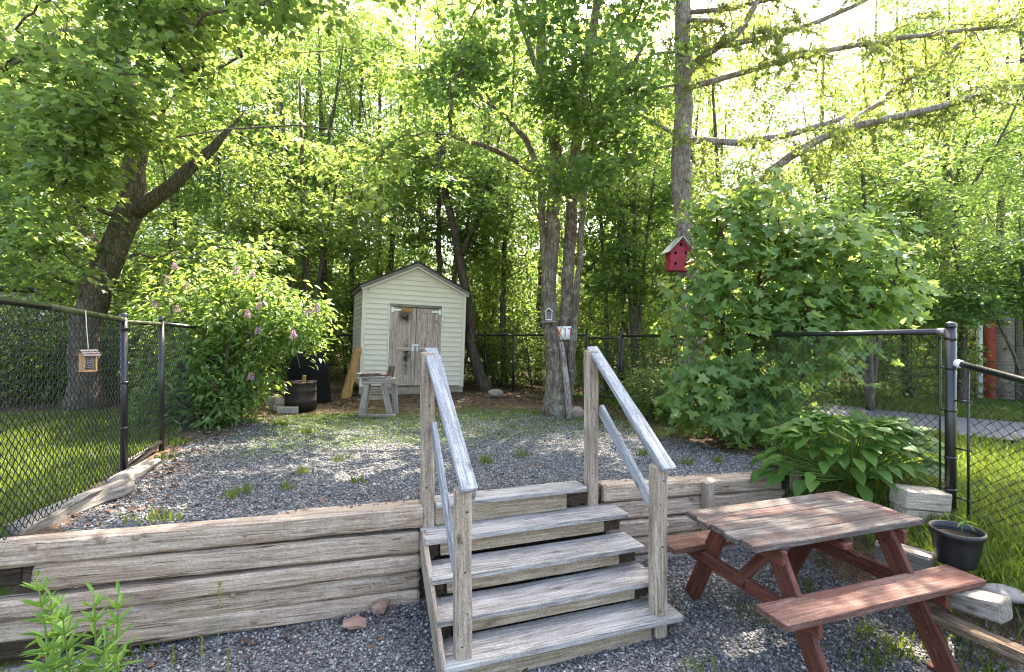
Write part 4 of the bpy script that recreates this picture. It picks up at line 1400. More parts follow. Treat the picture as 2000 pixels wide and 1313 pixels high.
# twin trunk maple in the middle
b1 = base_of(1090, 7.84)
mid_stems = [
    [(b1.x, b1.y, b1.z, .215), P4(1090, 760, 7.84, .175), P4(1085, 700, 7.84, .165), P4(1077, 640, 7.84, .135), P4(1073, 560, 7.84, .12), P4(1078, 450, 7.84, .108), P4(1084, 330, 7.84, .095), P4(1078, 250, 7.84, .095), P4(1062, 150, 7.84, .085), P4(1055, 40, 7.84, .07), P4(1060, -120, 7.84, .05), P4(1070, -330, 7.84, .03)],
    [P4(1100, 745, 7.9, .10), P4(1105, 660, 7.9, .11), P4(1109, 580, 7.9, .10), P4(1114, 480, 7.9, .095), P4(1118, 380, 7.9, .095), P4(1128, 260, 7.95, .085), P4(1148, 120, 8.0, .075), P4(1170, -20, 8.0, .06), P4(1190, -220, 8.0, .03)],
    [P4(1112, 790, 7.75, .075), P4(1117, 700, 7.75, .062), P4(1122, 620, 7.75, .058), P4(1132, 520, 7.75, .05), P4(1137, 430, 7.75, .045), P4(1150, 320, 7.6, .035), P4(1180, 200, 7.4, .025)],
    [P4(1068, 560, 7.84, .05), P4(1063, 500, 7.84, .055), P4(1058, 420, 7.85, .055), P4(1050, 330, 7.9, .06), P4(1010, 250, 8.0, .045), P4(940, 190, 8.1, .03)],
    [P4(1066, 180, 7.84, .05), P4(1030, 80, 7.6, .045), P4(1005, 0, 7.5, .04), P4(980, -120, 7.4, .025)],
    [P4(1120, 330, 7.9, .045), P4(1200, 200, 7.8, .035), P4(1260, 80, 7.7, .025)],
    [P4(1075, 360, 7.8, .04), P4(980, 300, 7.2, .035), P4(880, 265, 6.7, .025)],
]
def keep_mid(C):
    px = 1000 + FPX * C[:, 0] / C[:, 1]; py = 656 - FPX * (C[:, 2] - 2) / C[:, 1]
    return (py < 415) & ~((px > 1180) & (py > 330)) & (C[:, 1] > 4.8)
mid_tree, _ = tree('maple_tree', b1, 'twin trunked maple carrying the sign in front of the back gate', 'tree', None, mid_stems,
     [(.5, 7.6, 6.6, 2.7, 2.0, 2.9, 330), (-.8, 7.2, 5.2, 1.5, 1.3, 1.3, 110), (.9, 7.0, 4.8, 1.1, 1.0, .9, 60)],
     LOBED, .083, 74, .40, M['bark_grey'], M['leaf_maple'], 22, gap=.36, keep=keep_mid)

# conifer with the red birdhouse
b2 = base_of(1358, 8.0)
con_stems = [
    [(b2.x, b2.y, b2.z, .21), P4(1350, 600, 8.0, .17), P4(1340, 470, 7.95, .155), P4(1331, 350, 7.9, .15), P4(1333, 280, 7.9, .145), P4(1335, 180, 7.9, .135), P4(1334, 80, 7.9, .125), P4(1333, -20, 7.9, .11), P4(1333, -200, 7.9, .08), P4(1333, -460, 7.9, .06), P4(1333, -720, 7.9, .02)],
    [P4(1338, 276, 7.9, .06), P4(1440, 278, 7.6, .055), P4(1520, 268, 7.4, .05), P4(1590, 250, 7.25, .042), P4(1650, 228, 7.1, .03)],
    [P4(1345, 415, 7.9, .06), P4(1480, 352, 7.4, .065), P4(1545, 305, 7.15, .06), P4(1640, 254, 6.9, .055), P4(1740, 230, 6.7, .05), P4(1850, 205, 6.5, .045), P4(1930, 180, 6.35, .04), P4(2040, 155, 6.2, .03)],
    [P4(1338, 172, 7.9, .05), P4(1420, 152, 7.7, .047), P4(1530, 118, 7.4, .042), P4(1640, 95, 7.2, .038), P4(1760, 75, 7.0, .032), P4(1900, 58, 6.8, .025), P4(2040, 45, 6.7, .015)],
    [P4(1336, 170, 7.85, .055), P4(1365, 115, 7.7, .055), P4(1430, 75, 7.5, .05), P4(1465, 30, 7.4, .045), P4(1500, -50, 7.3, .03)],
    [P4(1400, 92, 7.6, .04), P4(1500, 72, 7.3, .04), P4(1600, 42, 7.1, .036), P4(1700, -5, 7.0, .03), P4(1790, -60, 6.9, .02)],
    [P4(1340, 25, 7.9, .04), P4(1420, 17, 7.7, .036), P4(1530, -8, 7.5, .03)],
    [P4(1340, 40, 7.9, .035), P4(1390, 40, 7.8, .033), P4(1415, 50, 7.7, .025)],
    [P4(1728, 192, 7.4, .045), P4(1780, 150, 7.3, .043), P4(1850, 105, 7.2, .04), P4(1905, 60, 7.1, .035), P4(1950, 0, 7.0, .03)],
    [P4(1640, 254, 6.9, .03), P4(1728, 192, 7.4, .045)],
    [P4(1330, 270, 7.9, .03), P4(1280, 240, 7.7, .025), P4(1230, 215, 7.5, .015)],
    [P4(1330, 165, 7.9, .025), P4(1270, 175, 7.7, .02), P4(1225, 195, 7.6, .012)],
    [P4(1330, 100, 7.9, .025), P4(1280, 105, 7.6, .02)],
]
rc_ = random.Random(9)
for i in range(34):          # upper crown, unseen above the picture, added to dapple stairs and table
    z_ = 8.4 + 4.6 * i / 33
    a_ = i * 2.4 + rc_.uniform(-.3, .3)
    L_ = (3.3 - .45 * (z_ - 8.4)) * rc_.uniform(.75, 1.1)
    tx_, ty_ = b2.x - .2, 7.9
    con_stems.append([(tx_, ty_, z_, .04), (tx_ + .4 * L_ * math.cos(a_), ty_ + .4 * L_ * math.sin(a_), z_ + .05 * L_, .03), (tx_ + L_ * math.cos(a_), ty_ + L_ * math.sin(a_), z_ + rc_.uniform(-.1, .25) * L_, .01)])
def conifer(name, base, label, stems, seed):
    rng = np.random.default_rng(seed)
    sk = Skeleton(rng)
    segs = []
    for i, s_ in enumerate(stems):
        n0 = len(sk.pos)
        sk.stem(s_, 12 if i == 0 else 8, flare=.3 if i == 0 else 0, wob=.012)
        if i: segs.append(np.array(sk.pos[n0:]))
    PP, DD, NN = [], [], []
    def twig(p, d, L, depth):
        m = max(3, int(L / .07))
        pts = [p]; cur = p.copy(); dd = d.copy()
        for _ in range(m):
            dd = dd + rng.normal(0, .16, 3) + np.array([0, 0, -.10]); dd /= np.linalg.norm(dd)
            cur = cur + dd * L / m
            pts.append(cur.copy())
        pts = np.array(pts)
        sk.acc.tube(pts, np.linspace(.006 if depth else .009, .002, len(pts)), 4, cap=False)
        if depth == 0:
            for j in range(1, len(pts)):
                if rng.random() < .8:
                    sd = np.array([dd[1], -dd[0], 0]) * rng.choice([-1, 1]) + d * .5 + rng.normal(0, .25, 3)
                    twig(pts[j], sd / (np.linalg.norm(sd) + 1e-9), L * rng.uniform(.22, .45), 1)
        # needle tufts along the twig
        k = int(L / (.008 if depth else .010))
        if k:
            t = rng.random(k) * (len(pts) - 1.001); i0 = t.astype(int); f = (t - i0)[:, None]
            q = pts[i0] * (1 - f) + pts[i0 + 1] * f
            tang = pts[i0 + 1] - pts[i0]
            PP.append(q); DD.append(nrm(tang) * .5 + rng.normal(0, .8, (k, 3))); NN.append(rng.normal(0, 1, (k, 3)) + np.array([0, 0, .6]))
    for s_ in segs:
        L = np.linalg.norm(np.diff(s_, axis=0), axis=1).sum()
        up_ = s_[0, 2] > 8.3
        for _ in range(int(L * (9 if up_ else 6.5))):
            j = rng.integers(int(len(s_) * .12), len(s_) - 1)
            tg = s_[j + 1] - s_[j]; tg /= np.linalg.norm(tg)
            side = np.array([-tg[1], tg[0], 0]); side /= np.linalg.norm(side) + 1e-9
            d = side * rng.choice([-1, 1]) * rng.uniform(.4, 1) + tg * rng.uniform(.1, .8) + np.array([0, 0, rng.uniform(-.6, .35)])
            if not up_ or sun_open(s_[j][None], rng)[0]:
                twig(s_[j], d / np.linalg.norm(d), rng.uniform(.3, .95), 0)
    P = np.concatenate(PP); D = np.concatenate(DD); Nn = np.concatenate(NN)
    root = thing(name, base, label, 'tree')
    mobj('trunk', sk.acc.mesh('trunk', M['bark_scale'], base, True), root, WM[root])
    mobj('crown', leaf_mesh('crown', P, D, Nn, .05 * rng.uniform(.7, 1.5, len(P)), NEEDLE if False else tmpl([(0, 0), (.17, .4), (0, 1)], .1), M['leaf_needle'], rng, base), root, WM[root])
    return root
conifer('conifer_tree', b2, 'scaly barked conifer with long bare limbs and the red birdhouse', con_stems, 33)

# young maple over the right fence: the largest leaves are parts of their own
rngy = np.random.default_rng(44)
b3 = base_of(1462, 6.45)
sk = Skeleton(rngy)
for s_ in ([(b3.x, b3.y, b3.z, .035), P4(1470, 700, 6.4, .03), P4(1480, 560, 6.35, .025), P4(1500, 430, 6.3, .015), P4(1520, 340, 6.3, .008)],
           [(b3.x + .05, b3.y, b3.z, .03), P4(1540, 690, 6.3, .026), P4(1620, 560, 6.2, .02), P4(1690, 440, 6.2, .01)],
           [(b3.x - .1, b3.y - .05, b3.z, .028), P4(1420, 700, 6.4, .024), P4(1405, 560, 6.4, .018), P4(1400, 420, 6.4, .01)],
           [P4(1540, 690, 6.3, .018), P4(1650, 620, 6.0, .014), P4(1760, 580, 5.9, .008)]):
    sk.stem(s_, 7, wob=.006)
ell = [(3.1, 6.25, 3.0, .95, .5, .95, 84), (3.85, 6.0, 2.8, .9, .5, .75, 72), (2.6, 6.2, 2.4, .70, .5, .8, 56), (2.55, 5.95, 1.35, .62, .45, .52, 52), (3.5, 5.9, 2.0, .75, .4, .38, 42), (2.85, 6.3, 3.6, .6, .45, .45, 24), (4.3, 5.9, 2.45, .5, .4, .4, 24), (3.2, 6.0, 1.3, .5, .4, .45, 26)]
Cy = np.concatenate([ellipsoid_points(e, e[6], rngy, .3) for e in ell])
sk.grow(Cy, .014, .05)
Py, Dy, Ny = spray(Cy, .27 * rngy.uniform(.7, 1.2, len(Cy)), 12, rngy, .3, .45)
Dy[:, 1] -= .25; Dy[:, 2] -= .25
Ny[:, 1] -= .35
ym = thing('young_maple', b3, 'bushy young maple with large bright leaves over the right fence', 'tree')
mobj('trunk', sk.acc.mesh('trunk', M['bark_mid'], b3, True), ym, WM[ym])
pxy = 1000 + FPX * Py[:, 0] / Py[:, 1]; pyy = 656 - FPX * (Py[:, 2] - 2) / Py[:, 1]
ok_ = ~((pxy > 1280) & (pxy < 1352) & (pyy > 445) & (pyy < 540))
Py, Dy, Ny = Py[ok_], Dy[ok_], Ny[ok_]
szy = .125 * rngy.uniform(.7, 1.25, len(Py))
near = np.argsort(Py[:, 1] - .6 * szy * 10)[:300]
rest = np.setdiff1d(np.arange(len(Py)), near)
o = mobj('crown', leaf_mesh('crown', Py[rest], Dy[rest], Ny[rest], szy[rest], MAPLE, M['leaf_young'], rngy, b3), ym, WM[ym]); o['kind'] = 'stuff'

def leaf_proto(tm, mat, rnd):
    V, F = tm
    me = pm('leaf', V, F, mat)
    a = me.attributes.new('rnd', 'FLOAT', 'FACE'); a.data.foreach_set('value', [rnd] * len(F))
    return me
def leaf_objs(parent, P, D, Nn, size, protos, rng):
    """single leaves as parts that share their mesh data"""
    D = nrm(np.asarray(D)); S = nrm(np.cross(D, Nn)); Nn = np.cross(S, D)
    for i in range(len(P)):
        s = float(size[i])
        Mx = Matrix(((S[i, 0] * s, D[i, 0] * s, Nn[i, 0] * s, P[i, 0]), (S[i, 1] * s, D[i, 1] * s, Nn[i, 1] * s, P[i, 1]), (S[i, 2] * s, D[i, 2] * s, Nn[i, 2] * s, P[i, 2]), (0, 0, 0, 1)))
        mobj('leaf', protos[rng.integers(len(protos))], parent, Mx)
leaf_objs(ym, Py[near], Dy[near], Ny[near], szy[near], [leaf_proto(MAPLE, M['leaf_young'], r) for r in (.2, .5, .8)], rngy)

# ------------------------------------------------------------------ flowering bush
rngl = np.random.default_rng(55)
b4 = base_of(430, 6.6)
lb = thing('flowering_bush', b4, 'round bright green bush with pink lilac flowers beside the left gate', 'bush')
sk = Skeleton(rngl)
for i in range(9):
    a = rngl.uniform(0, 6.28); r = rngl.uniform(.05, .3)
    x, y = b4.x + r * math.cos(a), b4.y + r * math.sin(a) * .7
    sk.stem([(x, y, b4.z, .02), (x + .25 * math.cos(a), y + .2 * math.sin(a), b4.z + .7, .016), (x + .5 * math.cos(a) + .1, y + .4 * math.sin(a), b4.z + 1.4, .009)], 6, wob=.01)
ellL = [(-3.95, 6.55, 2.3, .85, .65, .65, 120), (-3.25, 6.6, 2.25, .75, .6, .55, 100), (-4.05, 6.4, 1.55, .75, .6, .55, 115), (-3.62, 6.5, 1.62, .55, .5, .5, 55), (-2.75, 6.6, 2.15, .48, .45, .32, 36), (-3.95, 6.35, 1.1, .68, .5, .25, 55)]
Cl = np.concatenate([ellipsoid_points(e, e[6], rngl, .45) for e in ellL])
sk.grow(Cl, .012, .05)
mobj('branches', sk.acc.mesh('branches', M['bark_mid'], b4, True), lb, WM[lb])
Pl, Dl, Nl = spray(Cl, .19 * rngl.uniform(.7, 1.3, len(Cl)), 26, rngl, .3, .8)
Dl[:, 1] -= .2
szl = .095 * rngl.uniform(.6, 1.25, len(Pl))
near = np.argsort(Pl[:, 1] - 4 * szl)[:300]
rest = np.setdiff1d(np.arange(len(Pl)), near)
LILAC = tmpl([(0, 0), (.20, .22), (.19, .52), (0, 1)], .28)
o = mobj('foliage', leaf_mesh('foliage', Pl[rest], Dl[rest], Nl[rest], szl[rest], LILAC, M['leaf_lilac'], rngl, b4), lb, WM[lb]); o['kind'] = 'stuff'
leaf_objs(lb, Pl[near], Dl[near], Nl[near], szl[near], [leaf_proto(LILAC, M['leaf_lilac'], r) for r in (.2, .5, .8)], rngl)
fl_px = [(342, 522), (328, 548), (365, 560), (300, 597), (345, 605), (462, 530), (492, 537), (483, 615), (507, 600), (505, 648), (573, 655), (602, 613), (618, 604), (490, 738)]
for i, (px, py) in enumerate(fl_px):
    c = np.array(at(px, py, 6.0 if py > 590 else 6.25))
    n = 120
    t = rngl.random(n)
    r = .036 * (1 - t) * np.sqrt(rngl.random(n)) + .006
    a = rngl.uniform(0, 6.28, n)
    P = c + np.stack([r * np.cos(a), r * np.sin(a), -.035 + .09 * t], -1)
    D = np.stack([np.cos(a), np.sin(a), rngl.normal(.3, .4, n)], -1)
    me = leaf_mesh('flower', P, D, rngl.normal(0, 1, (n, 3)), np.full(n, .018), KITE, M['flower'], rngl, c)
    mobj('flower', me, lb, Matrix.Translation(Vector(c)))
    acc = Acc(); acc.tube([c + (0, 0, .03), c + (0, .05, -.15), c + (.03, .12, -.4)], .004, 4)
    mobj('flower_stalk', acc.mesh('flower_stalk', M['stem'], c), lb, Matrix.Translation(Vector(c)))

# ------------------------------------------------------------------ hosta
rngh = np.random.default_rng(66)
hc = Vector((3.02, 4.45, .74))
hp = thing('hosta_plant', hc, 'large spreading hosta with broad green leaves at the wall end', 'plant')
def hosta_leaf(seed):
    r = random.Random(seed)
    nx, ny = 4, 8
    V, F = [], []
    for j in range(ny + 1):
        t = j / ny
        w = .31 * (math.sin(math.pi * min(1, t * 1.0) ** .62) ** .8) * (1 - .15 * t) if 0 < t < 1 else 0.004
        for i in range(-nx, nx + 1):
            s = i / nx
            x = w * s
            z = .16 * abs(x) ** 1.1 + .012 * math.cos(s * 9.4) * (1 - t) - .24 * t * t + .02 * math.sin(t * 8 + seed) * s
            V.append((x, t, z))
    m = 2 * nx + 1
    for j in range(ny):
        for i in range(2 * nx):
            F.append((j * m + i, j * m + i + 1, (j + 1) * m + i + 1, (j + 1) * m + i))
    me = pm('leaf', V, F, M['leaf_hosta'], True)
    a = me.attributes.new('rnd', 'FLOAT', 'FACE'); a.data.foreach_set('value', [r.random()] * len(F))
    return me
hl = [hosta_leaf(s) for s in range(5)]
acc = Acc()
Ph, Dh, Nh, Sh = [], [], [], []
for i in range(270):
    ring = i / 270
    a = i * 2.39996 + rngh.normal(0, .25)
    rad = (.10 + .62 * math.sqrt(ring)) * rngh.uniform(.85, 1.12)
    h = .50 * (1 - (ring * .95) ** 1.7) + rngh.uniform(-.04, .07)
    if ring > .72: h -= .10 * rngh.random()
    p = np.array([hc.x + rad * 1.08 * math.cos(a), hc.y + rad * .62 * math.sin(a), hc.z + h])
    d = np.array([math.cos(a), math.sin(a) * .9 - .25, .40 - .80 * ring + rngh.normal(0, .22)])
    n_ = np.array([.5 * math.cos(a) + rngh.normal(0, .2), .5 * math.sin(a) - .35 + rngh.normal(0, .2), 1.0])
    s = rngh.uniform(.135, .205) * (1.0 if ring > .2 else .85)
    d = d / np.linalg.norm(d)
    qx, qy = 1000 + FPX * p[0] / p[1], 656 + FPX * (2 - p[2]) / p[1]
    if qx > 1735 and qy > 930: continue
    Ph.append(p - d * s * .35); Dh.append(d); Nh.append(n_); Sh.append(s)
    q0 = np.array([hc.x + .10 * math.cos(a), hc.y + .08 * math.sin(a), hc.z])
    pm_ = (q0 + p) / 2 + np.array([0, 0, .12 * (1 - ring)])
    acc.tube([q0, pm_, p - d * s * .35], [.006, .005, .004], 4, cap=False)
mobj('stalks', acc.mesh('stalks', M['stem'], hc, True), hp, WM[hp])
leaf_objs(hp, np.array(Ph), np.array(Dh), np.array(Nh), np.array(Sh), hl, rngh)

# ------------------------------------------------------------------ foreground weeds, pot seedling, seed grass
rngw = np.random.default_rng(77)
wl_protos = [leaf_proto(tmpl([(0, 0), (.065, .16), (.115, .40), (.085, .70), (0, 1)], .35), M['leaf_weed'], r) for r in (.15, .5, .85)]
def weed(label, stems, group=None):
    b = Vector(stems[0][0])
    w = thing('leafy_weed', b, label, 'plant', group)
    for (base, top, n, ls) in stems:
        base, top = np.array(base), np.array(top)
        acc = Acc()
        mid = (base + top) / 2 + rngw.normal(0, .012, 3)
        path = smooth_path([(*base, .006), (*mid, .0048), (*top, .0025)], step=.06)
        acc.tube(path[:, :3], path[:, 3], 6)
        mobj('stem', acc.mesh('stem', M['stem'], b, True), w, Matrix.Translation(b))
        P, D, Nn, S = [], [], [], []
        for i in range(n):
            t = .12 + .88 * (i / (n - 1)) ** .7
            j = min(len(path) - 1, int(t * (len(path) - 1)))
            a = i * 2.4 + rngw.normal(0, .3)
            up = -.05 + 1.3 * t ** 3
            P.append(path[j, :3]); D.append((math.cos(a), math.sin(a), up + rngw.normal(0, .12))); Nn.append((-.4 * math.cos(a), -.4 * math.sin(a), 1))
            S.append(ls * (1.15 - .55 * t ** 2) * rngw.uniform(.85, 1.15))
        leaf_objs(w, np.array(P), np.array(D), np.array(Nn), np.array(S), wl_protos, rngw)
    return w
def wst(px, pyt, Y, n, ls, dx=0):
    t = at(px, pyt, Y)
    return ((t.x + dx, Y + .03, g(t.x, Y)), tuple(t), n, ls)
weed('tall leafy green weed at far left in front of the timber wall', [wst(72, 1128, 2.25, 66, .125, .11), wst(120, 1185, 2.2, 60, .12, .06), wst(100, 1165, 2.3, 52, .115, .04), wst(90, 1245, 2.15, 34, .13, .03)])
weed('second leafy green weed with two stems left of the seed grasses', [wst(184, 1160, 2.25, 52, .115, .01), wst(232, 1162, 2.25, 44, .115, -.05), wst(205, 1250, 2.15, 28, .12, -.02)])

sp_b = Vector((2.93, 3.25, .715))
sd_ = thing('pot_seedling', sp_b, 'small wilting seedling growing in the black pot', 'plant')
acc = Acc(); acc.tube([sp_b, sp_b + Vector((.005, 0, .05)), sp_b + Vector((.01, -.01, .09))], .003, 5)
mobj('stem', acc.mesh('stem', M['stem'], sp_b), sd_, WM[sd_])
leaf_objs(sd_, np.array([sp_b + Vector((.01, -.01, .085))] * 4), np.array([(1, -.3, -.2), (-1, -.2, -.5), (.6, -.8, -.9), (-.3, .5, .3)]), np.array([(0, 0, 1.0)] * 4), [.08, .07, .08, .06], wl_protos, rngw)

def seed_grass(px, pyt, Y, label, lean):
    t = at(px, pyt, Y)
    b = Vector((t.x - lean, Y, g(t.x, Y)))
    o = thing('seed_grass', b, label, 'grass')
    acc = Acc(); acc.tube([b, b.lerp(t, .5) + Vector((-.01, 0, 0)), t], [.0022, .0018, .001], 4)
    mobj('stalk', acc.mesh('stalk', M['stem'], b), o, Matrix.Translation(b))
    n = 40
    k = rngw.random(n)
    P = np.array(t) + np.stack([rngw.normal(0, .004, n), rngw.normal(0, .004, n), -.11 * k], -1)
    mobj('seed_head', leaf_mesh('seed_head', P, np.stack([rngw.normal(0, .4, n), rngw.normal(0, .4, n), np.ones(n)], -1), rngw.normal(0, 1, (n, 3)), np.full(n, .02), NEEDLE, M['grass'], rngw, b), o, Matrix.Translation(b))
seed_grass(430, 1138, 2.4, 'tallest thin seed grass standing in front of the timber wall', .01)
seed_grass(394, 1245, 2.35, 'shorter seed grass left of the tallest one', -.01)
seed_grass(338, 1265, 2.4, 'lowest seed grass nearest the leafy weeds', -.015)
seed_grass(446, 1268, 2.35, 'short seed grass right of the tallest one', .012)

# ------------------------------------------------------------------ sign, pole, feeder and birdhouse on the trunks
sy = 7.735
so = thing('painted_sign', at(1103, 663, sy), 'white hand painted sign with orange letters between the maple stems', 'sign', rz=-.08)
SM = WM[so]
sw_, sh_ = .285, .205
acc = Acc(); acc.box((0, 0, 0), (sw_, .012, sh_))
mobj('panel', acc.mesh('panel', M['white_paint']), so, SM @ T(0.012, 0, .10) @ RY(-.03))
def stroke(name, a, b, w, mat):
    a, b = Vector(a), Vector(b)
    d = b - a
    acc = Acc(); acc.box((0, 0, 0), (d.length, .003, w))
    mobj(name, acc.mesh(name, M[mat]), so, SM @ T((a.x + b.x) / 2, -.008, (a.y + b.y) / 2) @ RY(-math.atan2(d.y, d.x)))
stroke('letter', (-.105, .035), (-.055, .165), .020, 'orange_paint')
stroke('letter', (-.108, .165), (-.052, .035), .018, 'orange_paint')
stroke('letter', (.005, .04), (.010, .165), .018, 'orange_paint')
stroke('letter', (-.02, .160), (.012, .170), .014, 'orange_paint')
stroke('letter', (.055, .170), (.125, .150), .016, 'red_paint')
stroke('letter', (.092, .04), (.092, .150), .016, 'red_paint')
for (x, y) in ((-.045, .185), (-.03, .018)):
    V, F = lathe([(.0, -.002), (.008, 0), (.009, .004)], 10)
    mobj('bolt_head', pm('bolt_head', V, F, M['hole'], True), so, SM @ T(x, -.009, y) @ RX(math.pi / 2))

pa = at(1113, 812, 7.50); pa.z = g(pa.x, pa.y) - .02
pb = at(1096, 668, 7.64)
pl = thing('leaning_pole', pa, 'grey weathered pole leaning on the twin trunk maple below the sign', 'pole')
acc = Acc(); S = smooth_path([(*pa, .052), (*(pa.lerp(pb, .5) + Vector((.012, 0, 0))), .046), (*pb, .04)], step=.12)
acc.tube(S[:, :3], S[:, 3], 10)
mobj('pole', acc.mesh('pole', M['bark_scale'], pa, True), pl, WM[pl])

fy_ = 7.60
fo = thing('suet_feeder', at(1072, 629, fy_), 'small white caged suet feeder on a shelf on the maple trunk', 'bird feeder')
FM = WM[fo]
board('shelf', fo, FM @ Vector((-.125, .03, 0)), FM @ Vector((.12, .03, .004)), .12, .022, M['grey_board'])
for s in (-1, 1):
    board('side_frame', fo, FM @ Vector((s * .045, 0, .035)), FM @ Vector((s * .045, 0, .16)), .035, .010, M['white_paint'], up=(1, 0, 0))
    board('roof_panel', fo, FM @ Vector((0, 0, .215)), FM @ Vector((s * .062, 0, .155)), .07, .009, M['white_paint'], up=(s * .7, 0, .7))
board('base_frame', fo, FM @ Vector((-.042, 0, .032)), FM @ Vector((.042, 0, .032)), .035, .018, M['white_paint'])
acc = Acc()
for i in range(7): acc.tube([(-.042, -.014, .05 + i * .016), (.042, -.014, .05 + i * .016)], .003, 5)
mobj('wire_cage', acc.mesh('wire_cage', M['galv']), fo, FM)
acc = Acc(); acc.box((0, .004, .10), (.08, .02, .10)); mobj('suet_cake', acc.mesh('suet_cake', M['stone']), fo, FM)

ho = at(1329, 527, 7.62)
bh = thing('birdhouse', ho, 'red wooden birdhouse with five holes and a pale roof on the conifer', 'birdhouse', rz=.18)
HM = WM[bh] @ RY(.02)
W_, H_, Dp, Pk = .335, .30, .17, .19
V = [(-W_ / 2, 0, 0), (W_ / 2, 0, 0), (W_ / 2, 0, H_), (0, 0, H_ + Pk), (-W_ / 2, 0, H_)]
V = V + [(x, Dp, z) for x, _, z in V]
mobj('box', pm('box', V, [(0, 1, 2, 3, 4), (9, 8, 7, 6, 5), (0, 5, 6, 1), (1, 6, 7, 2), (2, 7, 8, 3), (3, 8, 9, 4), (4, 9, 5, 0)], M['red_paint']), bh, HM)
for s in (-1, 1):
    ra = HM @ Vector((0, .06, H_ + Pk + .012)); rb = HM @ Vector((s * (W_ / 2 + .07), .06, H_ - .055))
    board('roof_panel', bh, ra, rb, .26, .014, M['tin'], up=HM.to_3x3() @ Vector((s * .75, 0, .66)))
for (x, z) in ((0.0, .385), (-.085, .255), (.085, .265), (-.085, .09), (.085, .10)):
    acc = Acc(); acc.tube([(x, -.004, z), (x, .004, z)], .021, 14)
    mobj('entrance_hole', acc.mesh('entrance_hole', M['hole']), bh, HM)
    acc = Acc(); acc.tube([(x, -.035, z - .038), (x, .002, z - .038)], .005, 6)
    mobj('perch', acc.mesh('perch', M['red_paint']), bh, HM)
board('floor_board', bh, HM @ Vector((-W_ / 2 - .01, .08, -.008)), HM @ Vector((W_ / 2 + .02, .08, -.008)), .2, .014, M['red_paint'])

# ------------------------------------------------------------------ the woods behind
protos = []
def forest_proto(i, h, r, low, lean, nb, seed, per=88, size=.092):
    rng = np.random.default_rng(seed)
    st_ = [[(0, 0, -.05, r), (lean * .15, .05, h * .25, r * .8), (lean * .5, 0, h * .55, r * .55), (lean * .9, -.1, h * .85, r * .25), (lean, 0, h, r * .1)],
           [(lean * .45, 0, h * .5, r * .4), (lean * .5 + .8, .3, h * .68, r * .25), (lean * .5 + 1.3, .5, h * .85, r * .1)],
           [(lean * .35, 0, h * .4, r * .35), (lean * .4 - .7, -.3, h * .58, r * .22), (lean * .4 - 1.2, -.4, h * .75, r * .1)]]
    el = [(lean * .6, 0, h * .72, 1.9, 1.9, h * .30, int(nb * .6)), (lean * .4 + .3, 0, h * .45, 1.7, 1.7, h * .17, int(nb * .28)), (lean * .2, 0, low, 1.1, 1.1, .5, int(nb * .12))]
    t, _ = tree('forest_tree', Vector((0, 0, 0)), 'x', 'tree', 'trees of the woods', st_, el, KITE, size, per, .52, M['bark_mid'], M['leaf_wood'], seed, gap=.22, flare=.3)
    return t
protos = [forest_proto(0, 9.5, .10, 2.0, .4, 150, 201), forest_proto(1, 8.5, .085, 2.3, -.5, 140, 202), forest_proto(2, 11, .13, 2.6, .2, 165, 203), forest_proto(3, 7.5, .07, 1.7, .9, 125, 204)]
near_trees = [  # px, Y, proto, width scale, height scale, turn, label
    (40, 10.0, 1, 1.0, 1.0, 0.3, 'pale leaning trunk tree at the far left edge behind the fence'),
    (330, 11.5, 0, 1.0, 1.0, 1.2, 'slender tree rising behind the left half of the flowering bush'),
    (432, 12.0, 3, .95, 1.2, 2.2, 'thin dark trunk standing above the middle of the flowering bush'),
    (505, 13.0, 1, 1.0, 1.1, 3.9, 'straight tree above the right half of the flowering bush'),
    (568, 12.4, 0, 1.0, 1.05, 4.4, 'grey trunk tree between the flowering bush and the shed'),
    (628, 13.6, 2, .9, 1.0, 5.2, 'tall tree just left of the shed roof'),
    (760, 14.6, 0, 1.05, 1.1, .7, 'tree whose crown rises straight behind the shed roof'),
    (985, 12.6, 1, 1.0, 1.1, 1.9, 'slim straight tree between the shed and the twin maple'),
    (1185, 11.6, 3, .9, 1.2, 4.0, 'thin tree just right of the twin maple behind the gate'),
    (1222, 12.2, 0, .95, 1.0, 3.0, 'grey tree standing behind the gate posts'),
    (1258, 13.2, 1, 1.0, 1.05, 5.5, 'slim tree left of the conifer with the birdhouse'),
    (1420, 12.6, 0, 1.0, 1.0, 2.6, 'tree hidden behind the upper part of the young maple'),
    (1600, 13.0, 2, .9, .9, 1.0, 'broad tree behind the young maple crown'),
    (1772, 11.5, 3, 1.0, 1.1, 2.9, 'thin pale trunk right of the young maple'),
    (1880, 10.6, 1, 1.0, .95, 4.7, 'light barked tree left of the grey outbuilding'),
    (1850, 15.0, 2, 1.1, 1.15, 1.1, 'tall broad tree above the lower right fence'),
    (1725, 16.5, 2, 1.0, 1.2, 3.3, 'tall tree right of the sky gap behind the conifer limbs'),
    (2030, 13.0, 0, 1.15, 1.25, 2.0, 'tall tree cut by the right edge of the picture'),
    (2090, 10.5, 3, 1.0, 1.05, .2, 'leafy tree overhanging the grey outbuilding at the right edge'),
    (590, 15.0, 2, 1.0, 1.1, .4, 'tall green tree filling the top left of the shed'), (690, 14.2, 0, 1.0, 1.15, 1.4, 'green tree rising above the left shed eave'),
    (745, 16.0, 2, 1.0, 1.15, 2.5, 'tall tree whose top closes the gap over the shed ridge'), (880, 14.8, 1, 1.1, 1.25, 3.4, 'green tree rising above the right shed eave'),
    (950, 15.5, 2, 1.0, 1.1, 4.6, 'tall tree left of the twin maple crown'), (1050, 14.4, 0, 1.1, 1.2, 5.6, 'tree standing straight behind the twin maple crown'),
]
